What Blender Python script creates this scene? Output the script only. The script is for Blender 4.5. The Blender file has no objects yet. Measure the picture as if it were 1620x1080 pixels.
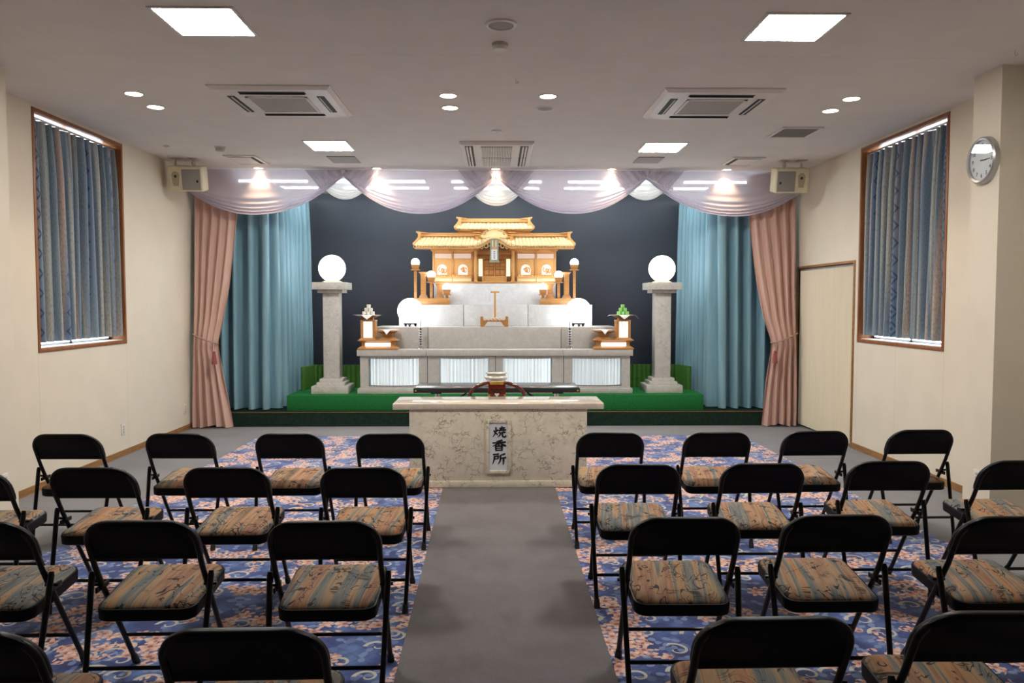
import bpy, bmesh, math, random
from mathutils import Vector, Matrix
from math import sin, cos, pi, radians as R, sqrt

random.seed(7)
S = bpy.context.scene
COL = S.collection

# ---------------------------------------------------------------- camera
FPX, VPX, VPY, EYE = 1240.0, 786.0, 478.0, 1.6      # focal length in px of the 1620 px frame, vanishing point, eye height
pitch = math.atan((540 - VPY) / FPX)
yaw = math.atan((810 - VPX) / FPX * cos(pitch))
FW = Vector((sin(yaw) * cos(pitch), cos(yaw) * cos(pitch), -sin(pitch)))
RT = Vector((cos(yaw), -sin(yaw), 0))
UP = RT.cross(FW)
cam = bpy.data.cameras.new('camera')
cam.sensor_width = 36.0
cam.lens = 36.0 * FPX / 1620
cam.clip_start = 0.05
camo = bpy.data.objects.new('camera', cam)
COL.objects.link(camo)
m3 = Matrix((RT, UP, -FW)).transposed()
camo.matrix_world = Matrix.Translation((0, 0, EYE)) @ m3.to_4x4()
S.camera = camo

# ---------------------------------------------------------------- world, exposure
w = bpy.data.worlds.new('daylight')
S.world = w
w.use_nodes = True
bg = w.node_tree.nodes['Background']
bg.inputs[0].default_value = (0.80, 0.90, 1.0, 1)
bg.inputs[1].default_value = 11.0
S.view_settings.view_transform = 'Standard'
S.view_settings.look = 'None'
S.view_settings.exposure = 0.42
S.view_settings.gamma = 1.0
S.view_settings.use_curve_mapping = False
S.cycles.use_denoising = True
S.cycles.max_bounces = 10
S.cycles.diffuse_bounces = 6
S.cycles.transparent_max_bounces = 12
S.cycles.sample_clamp_indirect = 6.0
S.cycles.caustics_reflective = False
S.cycles.caustics_refractive = False

# lamp strengths (radiance of each kind of lamp)
L_PANEL, L_DOWN, L_TUBE, L_GLOBE, L_BULB, L_LANTERN = 66.0, 30.0, 31.0, 5.5, 9.0, 2.2
W_SPOT, W_ROOM = 20.0, 24.0

# ---------------------------------------------------------------- measuring helpers (photo direction + known depth -> point in the room)
def ray(px, py):
    return FW + RT * ((px - 810) / FPX) - UP * ((py - 540) / FPX)
def aty(px, py, Y):
    d = ray(px, py); t = Y / d.y
    return Vector((d.x * t, Y, EYE + d.z * t))
def atz(px, py, z):
    d = ray(px, py); t = (z - EYE) / d.z
    return Vector((d.x * t, d.y * t, z))

# ---------------------------------------------------------------- mesh helpers
class MB:
    def __init__(s): s.bm = bmesh.new(); s.uv = None
    def box(s, x0, x1, y0, y1, z0, z1, bev=0.0, seg=2, rot=None, piv=None):
        r = bmesh.ops.create_cube(s.bm, size=1.0)
        vs = r['verts']
        for v in vs:
            v.co = Vector(((x0 + x1) / 2 + v.co.x * (x1 - x0), (y0 + y1) / 2 + v.co.y * (y1 - y0), (z0 + z1) / 2 + v.co.z * (z1 - z0)))
        if bev > 0:
            es = list({e for v in vs for e in v.link_edges})
            rr = bmesh.ops.bevel(s.bm, geom=es, offset=bev, segments=seg, affect='EDGES', profile=0.5)
            vs = list({v for f in rr['faces'] for v in f.verts} | {v for v in vs if v.is_valid})
        if rot is not None:
            bmesh.ops.rotate(s.bm, verts=vs, cent=piv or ((x0 + x1) / 2, (y0 + y1) / 2, (z0 + z1) / 2), matrix=rot)
        return s
    def ring(s, c, ax, bx, r, n):
        return [s.bm.verts.new(c + ax * (r * cos(2 * pi * i / n)) + bx * (r * sin(2 * pi * i / n))) for i in range(n)]
    def skin(s, rings, cap0=True, cap1=True, closed=False):
        n = len(rings[0])
        pairs = list(zip(rings[:-1], rings[1:])) + ([(rings[-1], rings[0])] if closed else [])
        for a, b in pairs:
            for i in range(n):
                try: s.bm.faces.new((a[i], a[(i + 1) % n], b[(i + 1) % n], b[i]))
                except ValueError: pass
        if not closed:
            if cap0: s.bm.faces.new(list(reversed(rings[0])))
            if cap1: s.bm.faces.new(rings[-1])
    def tube(s, pts, r, n=10, closed=False, sq=1.0):
        pts = [Vector(p) for p in pts]; rings = []; m = len(pts)
        rad = r if isinstance(r, (list, tuple)) else [r] * m
        prev = None
        for i, p in enumerate(pts):
            if closed: t = pts[(i + 1) % m] - pts[i - 1]
            else: t = pts[min(i + 1, m - 1)] - pts[max(i - 1, 0)]
            t.normalize()
            if prev is None:
                a = Vector((0, 0, 1)) if abs(t.z) < 0.9 else Vector((1, 0, 0))
                a = (a - t * a.dot(t)).normalized()
            else:
                a = (prev - t * prev.dot(t)).normalized()
            prev = a
            rings.append(s.ring(p, a, t.cross(a), rad[i], n))
        s.skin(rings, closed=closed)
        return s
    def cyl(s, p0, p1, r0, r1=None, n=20):
        return s.tube([p0, p1], [r0, r0 if r1 is None else r1], n)
    def lathe(s, prof, c=(0, 0, 0), n=32, cap=True):
        """prof = [(radius, z)...]"""
        c = Vector(c); X = Vector((1, 0, 0)); Y = Vector((0, 1, 0))
        s.skin([s.ring(c + Vector((0, 0, z)), X, Y, max(r, 1e-4), n) for r, z in prof], cap, cap)
        return s
    def ball(s, c, r, n=28, sz=1.0, lo=-pi / 2, hi=pi / 2):
        k = n // 2
        return s.lathe([(r * cos(lo + (hi - lo) * i / k), r * sz * sin(lo + (hi - lo) * i / k)) for i in range(k + 1)], c, n)
    def prism(s, poly, d0, d1, axis='y', bev=0.0):
        """poly in the two other axes (x,z for y; y,z for x; x,y for z)"""
        def P(a, b, d):
            return {'y': (a, d, b), 'x': (d, a, b), 'z': (a, b, d)}[axis]
        A = [s.bm.verts.new(P(a, b, d0)) for a, b in poly]
        B = [s.bm.verts.new(P(a, b, d1)) for a, b in poly]
        n = len(A); fs = []
        for i in range(n): fs.append(s.bm.faces.new((A[i], A[(i + 1) % n], B[(i + 1) % n], B[i])))
        fs.append(s.bm.faces.new(list(reversed(A)))); fs.append(s.bm.faces.new(B))
        if bev:
            es = list(set(fs[-1].edges) | set(fs[-2].edges))
            bmesh.ops.bevel(s.bm, geom=es, offset=bev, segments=2, affect='EDGES', profile=0.5)
        return s
    def frustum(s, a, za, b, zb):
        """rectangles a, b = (x0,x1,y0,y1) at za, zb"""
        q = [[s.bm.verts.new((x, y, z)) for x, y in ((r[0], r[2]), (r[1], r[2]), (r[1], r[3]), (r[0], r[3]))] for r, z in ((a, za), (b, zb))]
        s.skin(q)
        return s
    def sheet(s, fn, nu, nv, uvs=(1, 1), flip=False):
        if s.uv is None: s.uv = s.bm.loops.layers.uv.new('UVMap')
        V = [[s.bm.verts.new(fn(i / nu, j / nv)) for i in range(nu + 1)] for j in range(nv + 1)]
        for j in range(nv):
            for i in range(nu):
                q = [(i, j), (i + 1, j), (i + 1, j + 1), (i, j + 1)]
                if flip: q.reverse()
                f = s.bm.faces.new([V[b][a] for a, b in q])
                for l, (a, b) in zip(f.loops, q): l[s.uv].uv = (a / nu * uvs[0], b / nv * uvs[1])
        return s
    def xf(s, M):
        bmesh.ops.transform(s.bm, matrix=M, verts=s.bm.verts[:]); return s

def floor_clip(mb, z=0.0):
    for v in mb.bm.verts: v.co.z = max(v.co.z, z)
    return mb

def wloc(o):
    v = Vector((0, 0, 0))
    while o: v = v + o.location; o = o.parent
    return v

def obj(name, mb, m, parent=None, label=None, local=False, smooth=40, recalc=True):
    bm = mb.bm
    if recalc: bmesh.ops.recalc_face_normals(bm, faces=bm.faces[:])
    if parent and not local:
        o = wloc(parent)
        bmesh.ops.translate(bm, verts=bm.verts[:], vec=-o)
    me = bpy.data.meshes.new(name)
    bm.to_mesh(me); bm.free()
    for mm in (m if isinstance(m, (list, tuple)) else [m]): me.materials.append(mm)
    if smooth:
        me.polygons.foreach_set('use_smooth', [True] * len(me.polygons))
        me.set_sharp_from_angle(angle=R(smooth))
    o = bpy.data.objects.new(name, me)
    COL.objects.link(o)
    if parent: o.parent = parent
    if label: o['label'] = label
    return o

def tag(o, label, cat, group=None, kind=None):
    o['label'] = label; o['category'] = cat
    if group: o['group'] = group
    if kind: o['kind'] = kind
    return o

def thing(name, loc, label, cat, group=None, rz=0, kind=None):
    o = bpy.data.objects.new(name, None); o.empty_display_size = 0.1
    COL.objects.link(o); o.location = loc; o.rotation_euler = (0, 0, rz)
    return tag(o, label, cat, group, kind)

def one(name, mb, m, label, cat, group=None, base=None, smooth=40, kind=None):
    """a thing that is a single mesh, origin at its base"""
    bm = mb.bm
    if base is None:
        xs = [v.co.x for v in bm.verts]; ys = [v.co.y for v in bm.verts]; zs = [v.co.z for v in bm.verts]
        base = Vector(((min(xs) + max(xs)) / 2, (min(ys) + max(ys)) / 2, min(zs)))
    bmesh.ops.translate(bm, verts=bm.verts[:], vec=-Vector(base))
    o = obj(name, mb, m, smooth=smooth); o.location = base
    return tag(o, label, cat, group, kind)

def struct(name, mb, m, label=None, cat=None, smooth=40):
    o = obj(name, mb, m, smooth=smooth); o['kind'] = 'structure'
    if label: o['label'] = label
    if cat: o['category'] = cat
    return o

def copy_tree(root):
    r = root.copy(); COL.objects.link(r)
    def rec(a, b):
        for ch in a.children:
            c = ch.copy(); COL.objects.link(c); c.parent = b; rec(ch, c)
    rec(root, r)
    return r

def text_mb(s, size, depth, weight=0.0):
    cu = bpy.data.curves.new('t', 'FONT'); cu.body = s; cu.size = size; cu.extrude = depth; cu.offset = weight
    cu.align_x = 'CENTER'; cu.align_y = 'CENTER'; cu.resolution_u = 4
    to = bpy.data.objects.new('t', cu); COL.objects.link(to)
    dg = bpy.context.evaluated_depsgraph_get()
    me = bpy.data.meshes.new_from_object(to.evaluated_get(dg))
    mb = MB(); mb.bm.from_mesh(me)
    bpy.data.objects.remove(to); bpy.data.curves.remove(cu); bpy.data.meshes.remove(me)
    vs = mb.bm.verts
    if len(vs):
        cx = (min(v.co.x for v in vs) + max(v.co.x for v in vs)) / 2
        cy = (min(v.co.y for v in vs) + max(v.co.y for v in vs)) / 2
        bmesh.ops.translate(mb.bm, verts=vs[:], vec=(-cx, -cy, 0))
    return mb

# ---------------------------------------------------------------- material helpers
class N:
    """tiny expression wrapper over shader math nodes"""
    def __init__(s, nt, so): s.nt = nt; s.so = so
    def op(s, o, *a):
        n = s.nt.nodes.new('ShaderNodeMath'); n.operation = o
        for i, v in enumerate((s,) + a):
            if isinstance(v, N): s.nt.links.new(v.so, n.inputs[i])
            else: n.inputs[i].default_value = v
        return N(s.nt, n.outputs[0])
    def __add__(s, o): return s.op('ADD', o)
    def __sub__(s, o): return s.op('SUBTRACT', o)
    def __mul__(s, o): return s.op('MULTIPLY', o)
    def lt(s, o): return s.op('LESS_THAN', o)
    def gt(s, o): return s.op('GREATER_THAN', o)
    def abs(s): return s.op('ABSOLUTE')
    def mod(s, o): return s.op('FLOORED_MODULO', o)
    def smooth(s, a, b):
        n = s.nt.nodes.new('ShaderNodeMapRange'); n.interpolation_type = 'SMOOTHSTEP'
        s.nt.links.new(s.so, n.inputs[0])
        n.inputs[1].default_value = a; n.inputs[2].default_value = b
        return N(s.nt, n.outputs[0])

def lin(r, g, b):
    f = lambda c: ((c / 255) / 12.92) if c / 255 <= 0.04045 else (((c / 255) + 0.055) / 1.055) ** 2.4
    return (f(r), f(g), f(b), 1)

def new(name):
    m = bpy.data.materials.new(name); m.use_nodes = True
    nt = m.node_tree; b = nt.nodes['Principled BSDF']
    return m, nt, b

def coords(nt, kind='Object'):
    return nt.nodes.new('ShaderNodeTexCoord').outputs[kind]
def geo_pos(nt): return nt.nodes.new('ShaderNodeNewGeometry').outputs['Position']
def mapping(nt, so, scale=(1, 1, 1), rot=(0, 0, 0), loc=(0, 0, 0)):
    n = nt.nodes.new('ShaderNodeMapping'); nt.links.new(so, n.inputs[0])
    n.inputs['Scale'].default_value = scale; n.inputs['Rotation'].default_value = rot; n.inputs['Location'].default_value = loc
    return n.outputs[0]
def noise(nt, so, scale, detail=3, rough=0.5, dist=0.0, dim='3D'):
    n = nt.nodes.new('ShaderNodeTexNoise'); n.noise_dimensions = dim
    nt.links.new(so, n.inputs['Vector'])
    n.inputs['Scale'].default_value = scale; n.inputs['Detail'].default_value = detail
    n.inputs['Roughness'].default_value = rough; n.inputs['Distortion'].default_value = dist
    return N(nt, n.outputs[0]), n.outputs[1]
def ramp(nt, fac, stops, interp='LINEAR'):
    n = nt.nodes.new('ShaderNodeValToRGB'); n.color_ramp.interpolation = interp
    e = n.color_ramp.elements
    while len(e) < len(stops): e.new(0.5)
    for el, (p, c) in zip(e, stops): el.position = p; el.color = c
    nt.links.new(fac.so if isinstance(fac, N) else fac, n.inputs[0])
    return n.outputs[0]
def mix(nt, fac, a, b, mode='MIX'):
    n = nt.nodes.new('ShaderNodeMix'); n.data_type = 'RGBA'; n.blend_type = mode
    for i, v in ((0, fac), (6, a), (7, b)):
        if isinstance(v, N): nt.links.new(v.so, n.inputs[i])
        elif hasattr(v, 'is_linked'): nt.links.new(v, n.inputs[i])
        else: n.inputs[i].default_value = v
    return n.outputs[2]
def bump(nt, b, h, dist=0.002, strength=0.5):
    n = nt.nodes.new('ShaderNodeBump'); n.inputs['Distance'].default_value = dist; n.inputs['Strength'].default_value = strength
    nt.links.new(h.so if isinstance(h, N) else h, n.inputs['Height']); nt.links.new(n.outputs[0], b.inputs['Normal'])
def xyz(nt, so):
    n = nt.nodes.new('ShaderNodeSeparateXYZ'); nt.links.new(so, n.inputs[0])
    return [N(nt, n.outputs[i]) for i in range(3)]

def plain(name, col, rough=0.5, metal=0.0, var=0.06, vs=6.0, bmp=0.0, bs=200.0, spec=0.5, coat=0.0):
    """one colour with slight wear variation and optional fine grain"""
    m, nt, b = new(name)
    co = coords(nt)
    f, _ = noise(nt, co, vs, 4)
    dk = tuple(c * (1 - var * 2) for c in col[:3]) + (1,)
    lt = tuple(min(1, c * (1 + var)) for c in col[:3]) + (1,)
    nt.links.new(ramp(nt, f, [(0.3, dk), (0.7, lt)]), b.inputs['Base Color'])
    b.inputs['Roughness'].default_value = rough; b.inputs['Metallic'].default_value = metal
    b.inputs['Specular IOR Level'].default_value = spec
    b.inputs['Coat Weight'].default_value = coat
    if bmp:
        h, _ = noise(nt, co, bs, 2); bump(nt, b, h, bmp, 0.6)
    return m

def emit(name, col, strength):
    m, nt, b = new(name)
    b.inputs['Base Color'].default_value = (0.8, 0.8, 0.8, 1)
    b.inputs['Emission Color'].default_value = col
    b.inputs['Emission Strength'].default_value = strength
    return m

def wood(name, c0, c1, rough=0.45, scale=1.0, axis='x'):
    m, nt, b = new(name)
    st = {'x': (1.2, 14, 14), 'y': (14, 1.2, 14), 'z': (14, 14, 1.2)}[axis]
    f, _ = noise(nt, mapping(nt, coords(nt), tuple(v * scale for v in st)), 4, 5, 0.6, 0.4)
    nt.links.new(ramp(nt, f, [(0.3, c0), (0.7, c1)]), b.inputs['Base Color'])
    b.inputs['Roughness'].default_value = rough
    return m

def marble(name, base, vein, scale=6.0, amount=0.55, rough=0.25, speck=0.0, crack=False):
    m, nt, b = new(name)
    co = geo_pos(nt)
    f, _ = noise(nt, co, scale, 5, 0.62, 1.6)
    v = (f - 0.5).abs().smooth(0.0, 0.035).op('MULTIPLY_ADD', -1.0, 1.0)
    if crack:
        _, nc = noise(nt, co, scale * 0.5, 4, 0.6)
        mx = nt.nodes.new('ShaderNodeMix'); mx.data_type = 'RGBA'; mx.blend_type = 'LINEAR_LIGHT'; mx.inputs[0].default_value = 0.13
        nt.links.new(mapping(nt, co, (1.0, 1.0, 1.35), (0, 0.5, 0)), mx.inputs[6]); nt.links.new(nc, mx.inputs[7])
        vo = nt.nodes.new('ShaderNodeTexVoronoi'); vo.feature = 'DISTANCE_TO_EDGE'; vo.inputs['Scale'].default_value = scale
        nt.links.new(mx.outputs[2], vo.inputs['Vector'])
        v = N(nt, vo.outputs['Distance']).smooth(0.0, 0.065).op('MULTIPLY_ADD', -1.0, 1.0)
    msk, _ = noise(nt, co, scale * 0.6, 3)
    v = v * msk.smooth(0.40, 0.62) * amount
    f2, _ = noise(nt, co, scale * 0.9, 6, 0.7, 0.8)
    c = mix(nt, f2.smooth(0.35, 0.7), tuple(x * 0.86 for x in base[:3]) + (1,), base)
    if speck:
        s, _ = noise(nt, co, 120, 3, 0.7)
        c = mix(nt, s.smooth(0.56, 0.68) * speck, c, tuple(x * 0.55 for x in base[:3]) + (1,))
    c = mix(nt, v, c, vein)
    nt.links.new(c, b.inputs['Base Color'])
    b.inputs['Roughness'].default_value = rough
    return m

def cloth(name, col, dark=0.8, rough=0.8, trans=0.0, sheer=0.0, weave=900.0, sheen=0.2):
    m, nt, b = new(name)
    co = coords(nt)
    f, _ = noise(nt, mapping(nt, co, (6, 6, 0.5)), 3, 4)
    c = mix(nt, f.smooth(0.25, 0.75), tuple(x * dark for x in col[:3]) + (1,), col)
    nt.links.new(c, b.inputs['Base Color'])
    b.inputs['Roughness'].default_value = rough
    b.inputs['Sheen Weight'].default_value = sheen
    h, _ = noise(nt, co, weave, 1); bump(nt, b, h, 0.0006, 0.4)
    out = nt.nodes['Material Output']; sh = b.outputs[0]
    if trans:
        t = nt.nodes.new('ShaderNodeBsdfTranslucent'); nt.links.new(c, t.inputs[0])
        mx = nt.nodes.new('ShaderNodeMixShader'); mx.inputs[0].default_value = trans
        nt.links.new(sh, mx.inputs[1]); nt.links.new(t.outputs[0], mx.inputs[2]); sh = mx.outputs[0]
    if sheer:
        t = nt.nodes.new('ShaderNodeBsdfTransparent')
        lw = nt.nodes.new('ShaderNodeLayerWeight'); lw.inputs[0].default_value = 0.5
        fac = N(nt, lw.outputs[1]).op('MULTIPLY_ADD', -0.9, 1.0) * sheer
        mx = nt.nodes.new('ShaderNodeMixShader'); nt.links.new(fac.so, mx.inputs[0])
        nt.links.new(sh, mx.inputs[1]); nt.links.new(t.outputs[0], mx.inputs[2]); sh = mx.outputs[0]
    nt.links.new(sh, out.inputs[0])
    return m

# ---------------------------------------------------------------- materials
M = {}
def wallpaper(name, col, seams, ax=1):
    m, nt, b = new(name)
    p = geo_pos(nt); c3 = xyz(nt, p)
    f, _ = noise(nt, p, 3.0, 4); g, _ = noise(nt, mapping(nt, p, (220, 220, 90)), 1, 2)
    c = mix(nt, f.smooth(0.3, 0.7), tuple(x * 0.955 for x in col[:3]) + (1,), col)
    for sy in seams:
        ln = (c3[ax] - sy).abs().lt(0.004)
        c = mix(nt, ln * 0.28, c, tuple(x * 0.55 for x in col[:3]) + (1,))
    nt.links.new(c, b.inputs['Base Color']); b.inputs['Roughness'].default_value = 0.75
    b.inputs['Specular IOR Level'].default_value = 0.25
    bump(nt, b, g, 0.0012, 0.5)
    return m
WALLC = (0.73, 0.665, 0.55, 1)
M['wall_l'] = wallpaper('wallpaper_left', WALLC, (6.73, 8.32, 4.9, 3.1))
M['wall_r'] = wallpaper('wallpaper_right', WALLC, (6.77, 8.42, 7.6, 4.9))
M['wall_p'] = wallpaper('wallpaper', WALLC, ())
M['ceiling'] = wallpaper('ceiling_paper', (0.74, 0.715, 0.68, 1), (1.8, 3.6, 5.4, 7.2, 9.0), 1)
M['navy'] = plain('navy_panel', (0.027, 0.034, 0.050, 1), 0.5, var=0.05, vs=2, bmp=0.0005, bs=300)
M['tan_wood'] = wood('tan_wood', lin(120, 84, 48), lin(168, 122, 70), 0.4, axis='y')
M['frame_wood'] = wood('window_wood', lin(116, 70, 38), lin(158, 100, 58), 0.4, axis='z')
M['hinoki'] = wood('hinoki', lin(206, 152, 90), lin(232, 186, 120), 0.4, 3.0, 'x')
M['hinoki_v'] = wood('hinoki_upright', lin(190, 136, 76), lin(220, 168, 102), 0.42, 3.0, 'z')
M['hinoki_pale'] = wood('pale_hinoki', lin(240, 214, 160), lin(248, 228, 180), 0.4, 3.0, 'y')
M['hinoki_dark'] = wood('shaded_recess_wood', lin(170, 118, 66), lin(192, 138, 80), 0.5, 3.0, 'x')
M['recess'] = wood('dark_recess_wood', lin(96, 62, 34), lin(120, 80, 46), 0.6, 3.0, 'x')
M['keyaki'] = wood('amber_wood', lin(166, 114, 62), lin(198, 146, 90), 0.32, 2.0, 'x')
M['lacquer'] = plain('red_lacquer', (0.13, 0.016, 0.008, 1), 0.14, var=0.2, vs=12, coat=0.6)
M['gold'] = plain('gold_fitting', (0.75, 0.47, 0.12, 1), 0.32, 0.9, 0.1, 30)
M['marble'] = marble('veined_marble', (0.79, 0.72, 0.58, 1), (0.26, 0.21, 0.155, 1), 12.5, 0.9, 0.3, 0.0, True)
M['marble_top'] = marble('polished_marble', (0.66, 0.58, 0.48, 1), (0.36, 0.30, 0.24, 1), 15.0, 0.5, 0.08, 0.0, True)
M['marble_p'] = marble('pillar_marble', (0.62, 0.60, 0.555, 1), (0.30, 0.295, 0.28, 1), 18.0, 0.8, 0.4, 0.0, True)
M['stone'] = marble('altar_stone', (0.55, 0.53, 0.495, 1), (0.33, 0.32, 0.31, 1), 14.0, 0.4, 0.5, 0.35)
M['stone_w'] = marble('white_altar_stone', (0.72, 0.73, 0.74, 1), (0.5, 0.51, 0.52, 1), 14.0, 0.3, 0.5, 0.16)
M['black_metal'] = plain('black_enamel', (0.004, 0.004, 0.0045, 1), 0.32, 0.0, 0.2, 20, spec=0.3)
M['black_vinyl'] = plain('black_vinyl', (0.003, 0.0026, 0.0034, 1), 0.42, 0.0, 0.2, 8, 0.0003, 900, spec=0.16)
M['rubber'] = plain('black_rubber', (0.012, 0.012, 0.012, 1), 0.7)
M['black_matte'] = plain('dark_slot', (0.012, 0.012, 0.012, 1), 0.6)
M['black_top'] = plain('black_tabletop', (0.03, 0.033, 0.038, 1), 0.22, 0, 0.2, 5)
M['chrome'] = plain('chrome', (0.80, 0.80, 0.82, 1), 0.12, 1.0, 0.04)
M['steel'] = plain('brushed_steel', (0.55, 0.55, 0.56, 1), 0.3, 1.0, 0.05)
M['clock_ring'] = plain('silver_ring', (0.50, 0.49, 0.48, 1), 0.3, 0.7, 0.05)
M['white_plastic'] = plain('white_plastic', (0.72, 0.70, 0.66, 1), 0.4, 0, 0.03)
M['ivory_plastic'] = plain('ivory_plastic', (0.66, 0.60, 0.42, 1), 0.4, 0, 0.05)
M['ivory_grey'] = plain('grey_ivory_plastic', (0.50, 0.46, 0.39, 1), 0.5, 0, 0.05)
M['grille'] = plain('speaker_grille', (0.30, 0.285, 0.26, 1), 0.55, 0.2, 0.1, 400)
M['acgrille'] = plain('vent_mesh', (0.40, 0.375, 0.34, 1), 0.6, 0, 0.15, 300)
M['vent_grey'] = plain('vent_grey', (0.36, 0.345, 0.32, 1), 0.6, 0, 0.1, 100)
M['porcelain'] = plain('porcelain', (0.72, 0.70, 0.62, 1), 0.12, 0, 0.03, coat=0.3)
M['paper'] = plain('white_paper', (0.82, 0.82, 0.82, 1), 0.7, 0, 0.03)
M['sign_paper'] = plain('sign_paper', (0.70, 0.72, 0.74, 1), 0.5, 0, 0.03)
M['ink'] = plain('black_ink', (0.008, 0.008, 0.01, 1), 0.5, 0, 0.1)
M['white_cake'] = plain('white_sweet', (0.80, 0.77, 0.68, 1), 0.5, 0, 0.05, 30)
M['green_cake'] = plain('green_sweet', (0.28, 0.62, 0.17, 1), 0.5, 0, 0.06, 30)
M['green_carpet'] = plain('bright_green_felt', (0.020, 0.165, 0.045, 1), 0.95, 0, 0.1, 40, 0.001, 500, spec=0.1)
M['dark_green'] = plain('dark_green_carpet', (0.016, 0.034, 0.024, 1), 0.95, 0, 0.15, 30, 0.001, 500, spec=0.1)
M['green_fence'] = plain('green_corrugated', (0.055, 0.17, 0.022, 1), 0.55, 0, 0.1, 20)
M['grey_carpet'] = plain('grey_carpet', (0.225, 0.222, 0.235, 1), 0.95, 0, 0.05, 2.0, 0.0015, 420, spec=0.1)
def runner_mat():
    m, nt, b = new('aisle_carpet')
    p = geo_pos(nt)
    f, _ = noise(nt, p, 3.5, 5, 0.6); g, _ = noise(nt, p, 330, 2); q, _ = noise(nt, mapping(nt, p, (1.2, 0.5, 1)), 4, 2)
    c = ramp(nt, f, [(0.25, (0.118, 0.104, 0.104, 1)), (0.75, (0.158, 0.145, 0.148, 1))])
    c = mix(nt, g.smooth(0.3, 0.7), c, mix(nt, 0.25, c, (0.3, 0.28, 0.29, 1)))
    c = mix(nt, q.smooth(0.58, 0.75) * 0.25, c, (0.09, 0.07, 0.065, 1))
    nt.links.new(c, b.inputs['Base Color']); b.inputs['Roughness'].default_value = 0.95; b.inputs['Specular IOR Level'].default_value = 0.1
    bump(nt, b, g, 0.0012, 0.6)
    return m
M['runner'] = runner_mat()
M['pink'] = cloth('dusty_pink_curtain', (0.62, 0.40, 0.33, 1), 0.9, 0.75, 0.0)
M['blue_curtain'] = cloth('pale_blue_curtain', (0.225, 0.405, 0.485, 1), 0.8, 0.42, 0.0, sheen=0.1)
M['swag'] = cloth('lavender_sheer', (0.68, 0.63, 0.72, 1), 0.97, 0.6, 0.30, 0.045, 700, 0.1)
M['swag_tail'] = cloth('lavender_double_layer', (0.40, 0.34, 0.42, 1), 0.92, 0.6, 0.2, 0.62, 700, 0.1)
M['swag_w'] = cloth('white_sheer', (0.82, 0.81, 0.79, 1), 0.95, 0.5, 0.38, 0.04, 700, 0.2)
M['cream_door'] = cloth('cream_vinyl', (0.80, 0.73, 0.57, 1), 0.94, 0.5)
M['rope'] = plain('curtain_rope', (0.42, 0.27, 0.20, 1), 0.7, 0, 0.2, 90)
M['tassel'] = plain('rose_tassel', (0.30, 0.08, 0.075, 1), 0.8, 0, 0.2, 90)
M['daylight_glass'] = None

def glass_mat(name, tint=(0.93, 0.95, 0.95, 1)):
    m, nt, b = new(name)
    nt.nodes.remove(b)
    t = nt.nodes.new('ShaderNodeBsdfTransparent'); t.inputs[0].default_value = tint
    g = nt.nodes.new('ShaderNodeBsdfGlossy'); g.inputs['Roughness'].default_value = 0.02
    lw = nt.nodes.new('ShaderNodeLayerWeight'); lw.inputs[0].default_value = 0.5
    fr = N(nt, lw.outputs['Facing']).op('POWER', 5.0).op('MULTIPLY_ADD', 0.9, 0.05).so
    mx = nt.nodes.new('ShaderNodeMixShader')
    nt.links.new(fr, mx.inputs[0]); nt.links.new(t.outputs[0], mx.inputs[1]); nt.links.new(g.outputs[0], mx.inputs[2])
    nt.links.new(mx.outputs[0], nt.nodes['Material Output'].inputs[0])
    return m
M['glass'] = glass_mat('clear_glass')

M['e_panel'] = emit('panel_light', (1.0, 0.97, 0.92, 1), L_PANEL)
M['e_down'] = emit('downlight_glow', (1.0, 0.84, 0.62, 1), L_DOWN)
M['e_wash'] = emit('valance_downlight_glow', (1.0, 0.80, 0.55, 1), 10.0)
M['e_tube'] = emit('tube_glow', (0.86, 0.95, 1.0, 1), L_TUBE)
M['e_globe'] = emit('globe_glow', (0.95, 0.98, 1.0, 1), L_GLOBE)
M['e_bulb'] = emit('bulb_glow', (0.93, 0.97, 1.0, 1), L_BULB)
M['e_lantern'] = emit('lantern_glow', (1.0, 0.97, 0.88, 1), L_LANTERN)
def slat_glow(name, col, s0, s1, per, ax=0, gap=0.28):
    """lit panel behind thin vertical slats: the slats are unlit lines"""
    m, nt, b = new(name)
    c = xyz(nt, geo_pos(nt))
    ph = (c[ax] * (1.0 / per)).mod(1.0)
    ph2 = (c[ax] * (0.37 / per)).mod(1.0)
    on = ph.gt(gap) * (ph2.smooth(0.0, 0.5) * 0.45 + 0.55)
    b.inputs['Base Color'].default_value = (0.42, 0.45, 0.46, 1)
    b.inputs['Emission Color'].default_value = col
    nt.links.new((on * (s1 - s0) + s0).so, b.inputs['Emission Strength'])
    return m
M['e_slats'] = slat_glow('slatted_light', (0.86, 0.96, 1.0, 1), 0.12, 0.95, 0.0165)
M['e_lslats'] = slat_glow('lantern_slats', (1.0, 0.95, 0.80, 1), 0.22, 0.95, 0.021)
M['e_bay'] = emit('bay_backing_glow', (0.92, 0.96, 1.0, 1), 0.55)
M['e_shoji'] = emit('paper_panel_glow', (1.0, 0.92, 0.62, 1), 0.75)
M['steel_slat'] = plain('slat_grey', (0.45, 0.48, 0.48, 1), 0.4)
M['dull_steel'] = plain('dull_steel', (0.66, 0.66, 0.68, 1), 0.3, 0.6, 0.05)
M['rim_metal'] = plain('panel_rim_metal', (0.16, 0.16, 0.14, 1), 0.4, 0.6)

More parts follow.
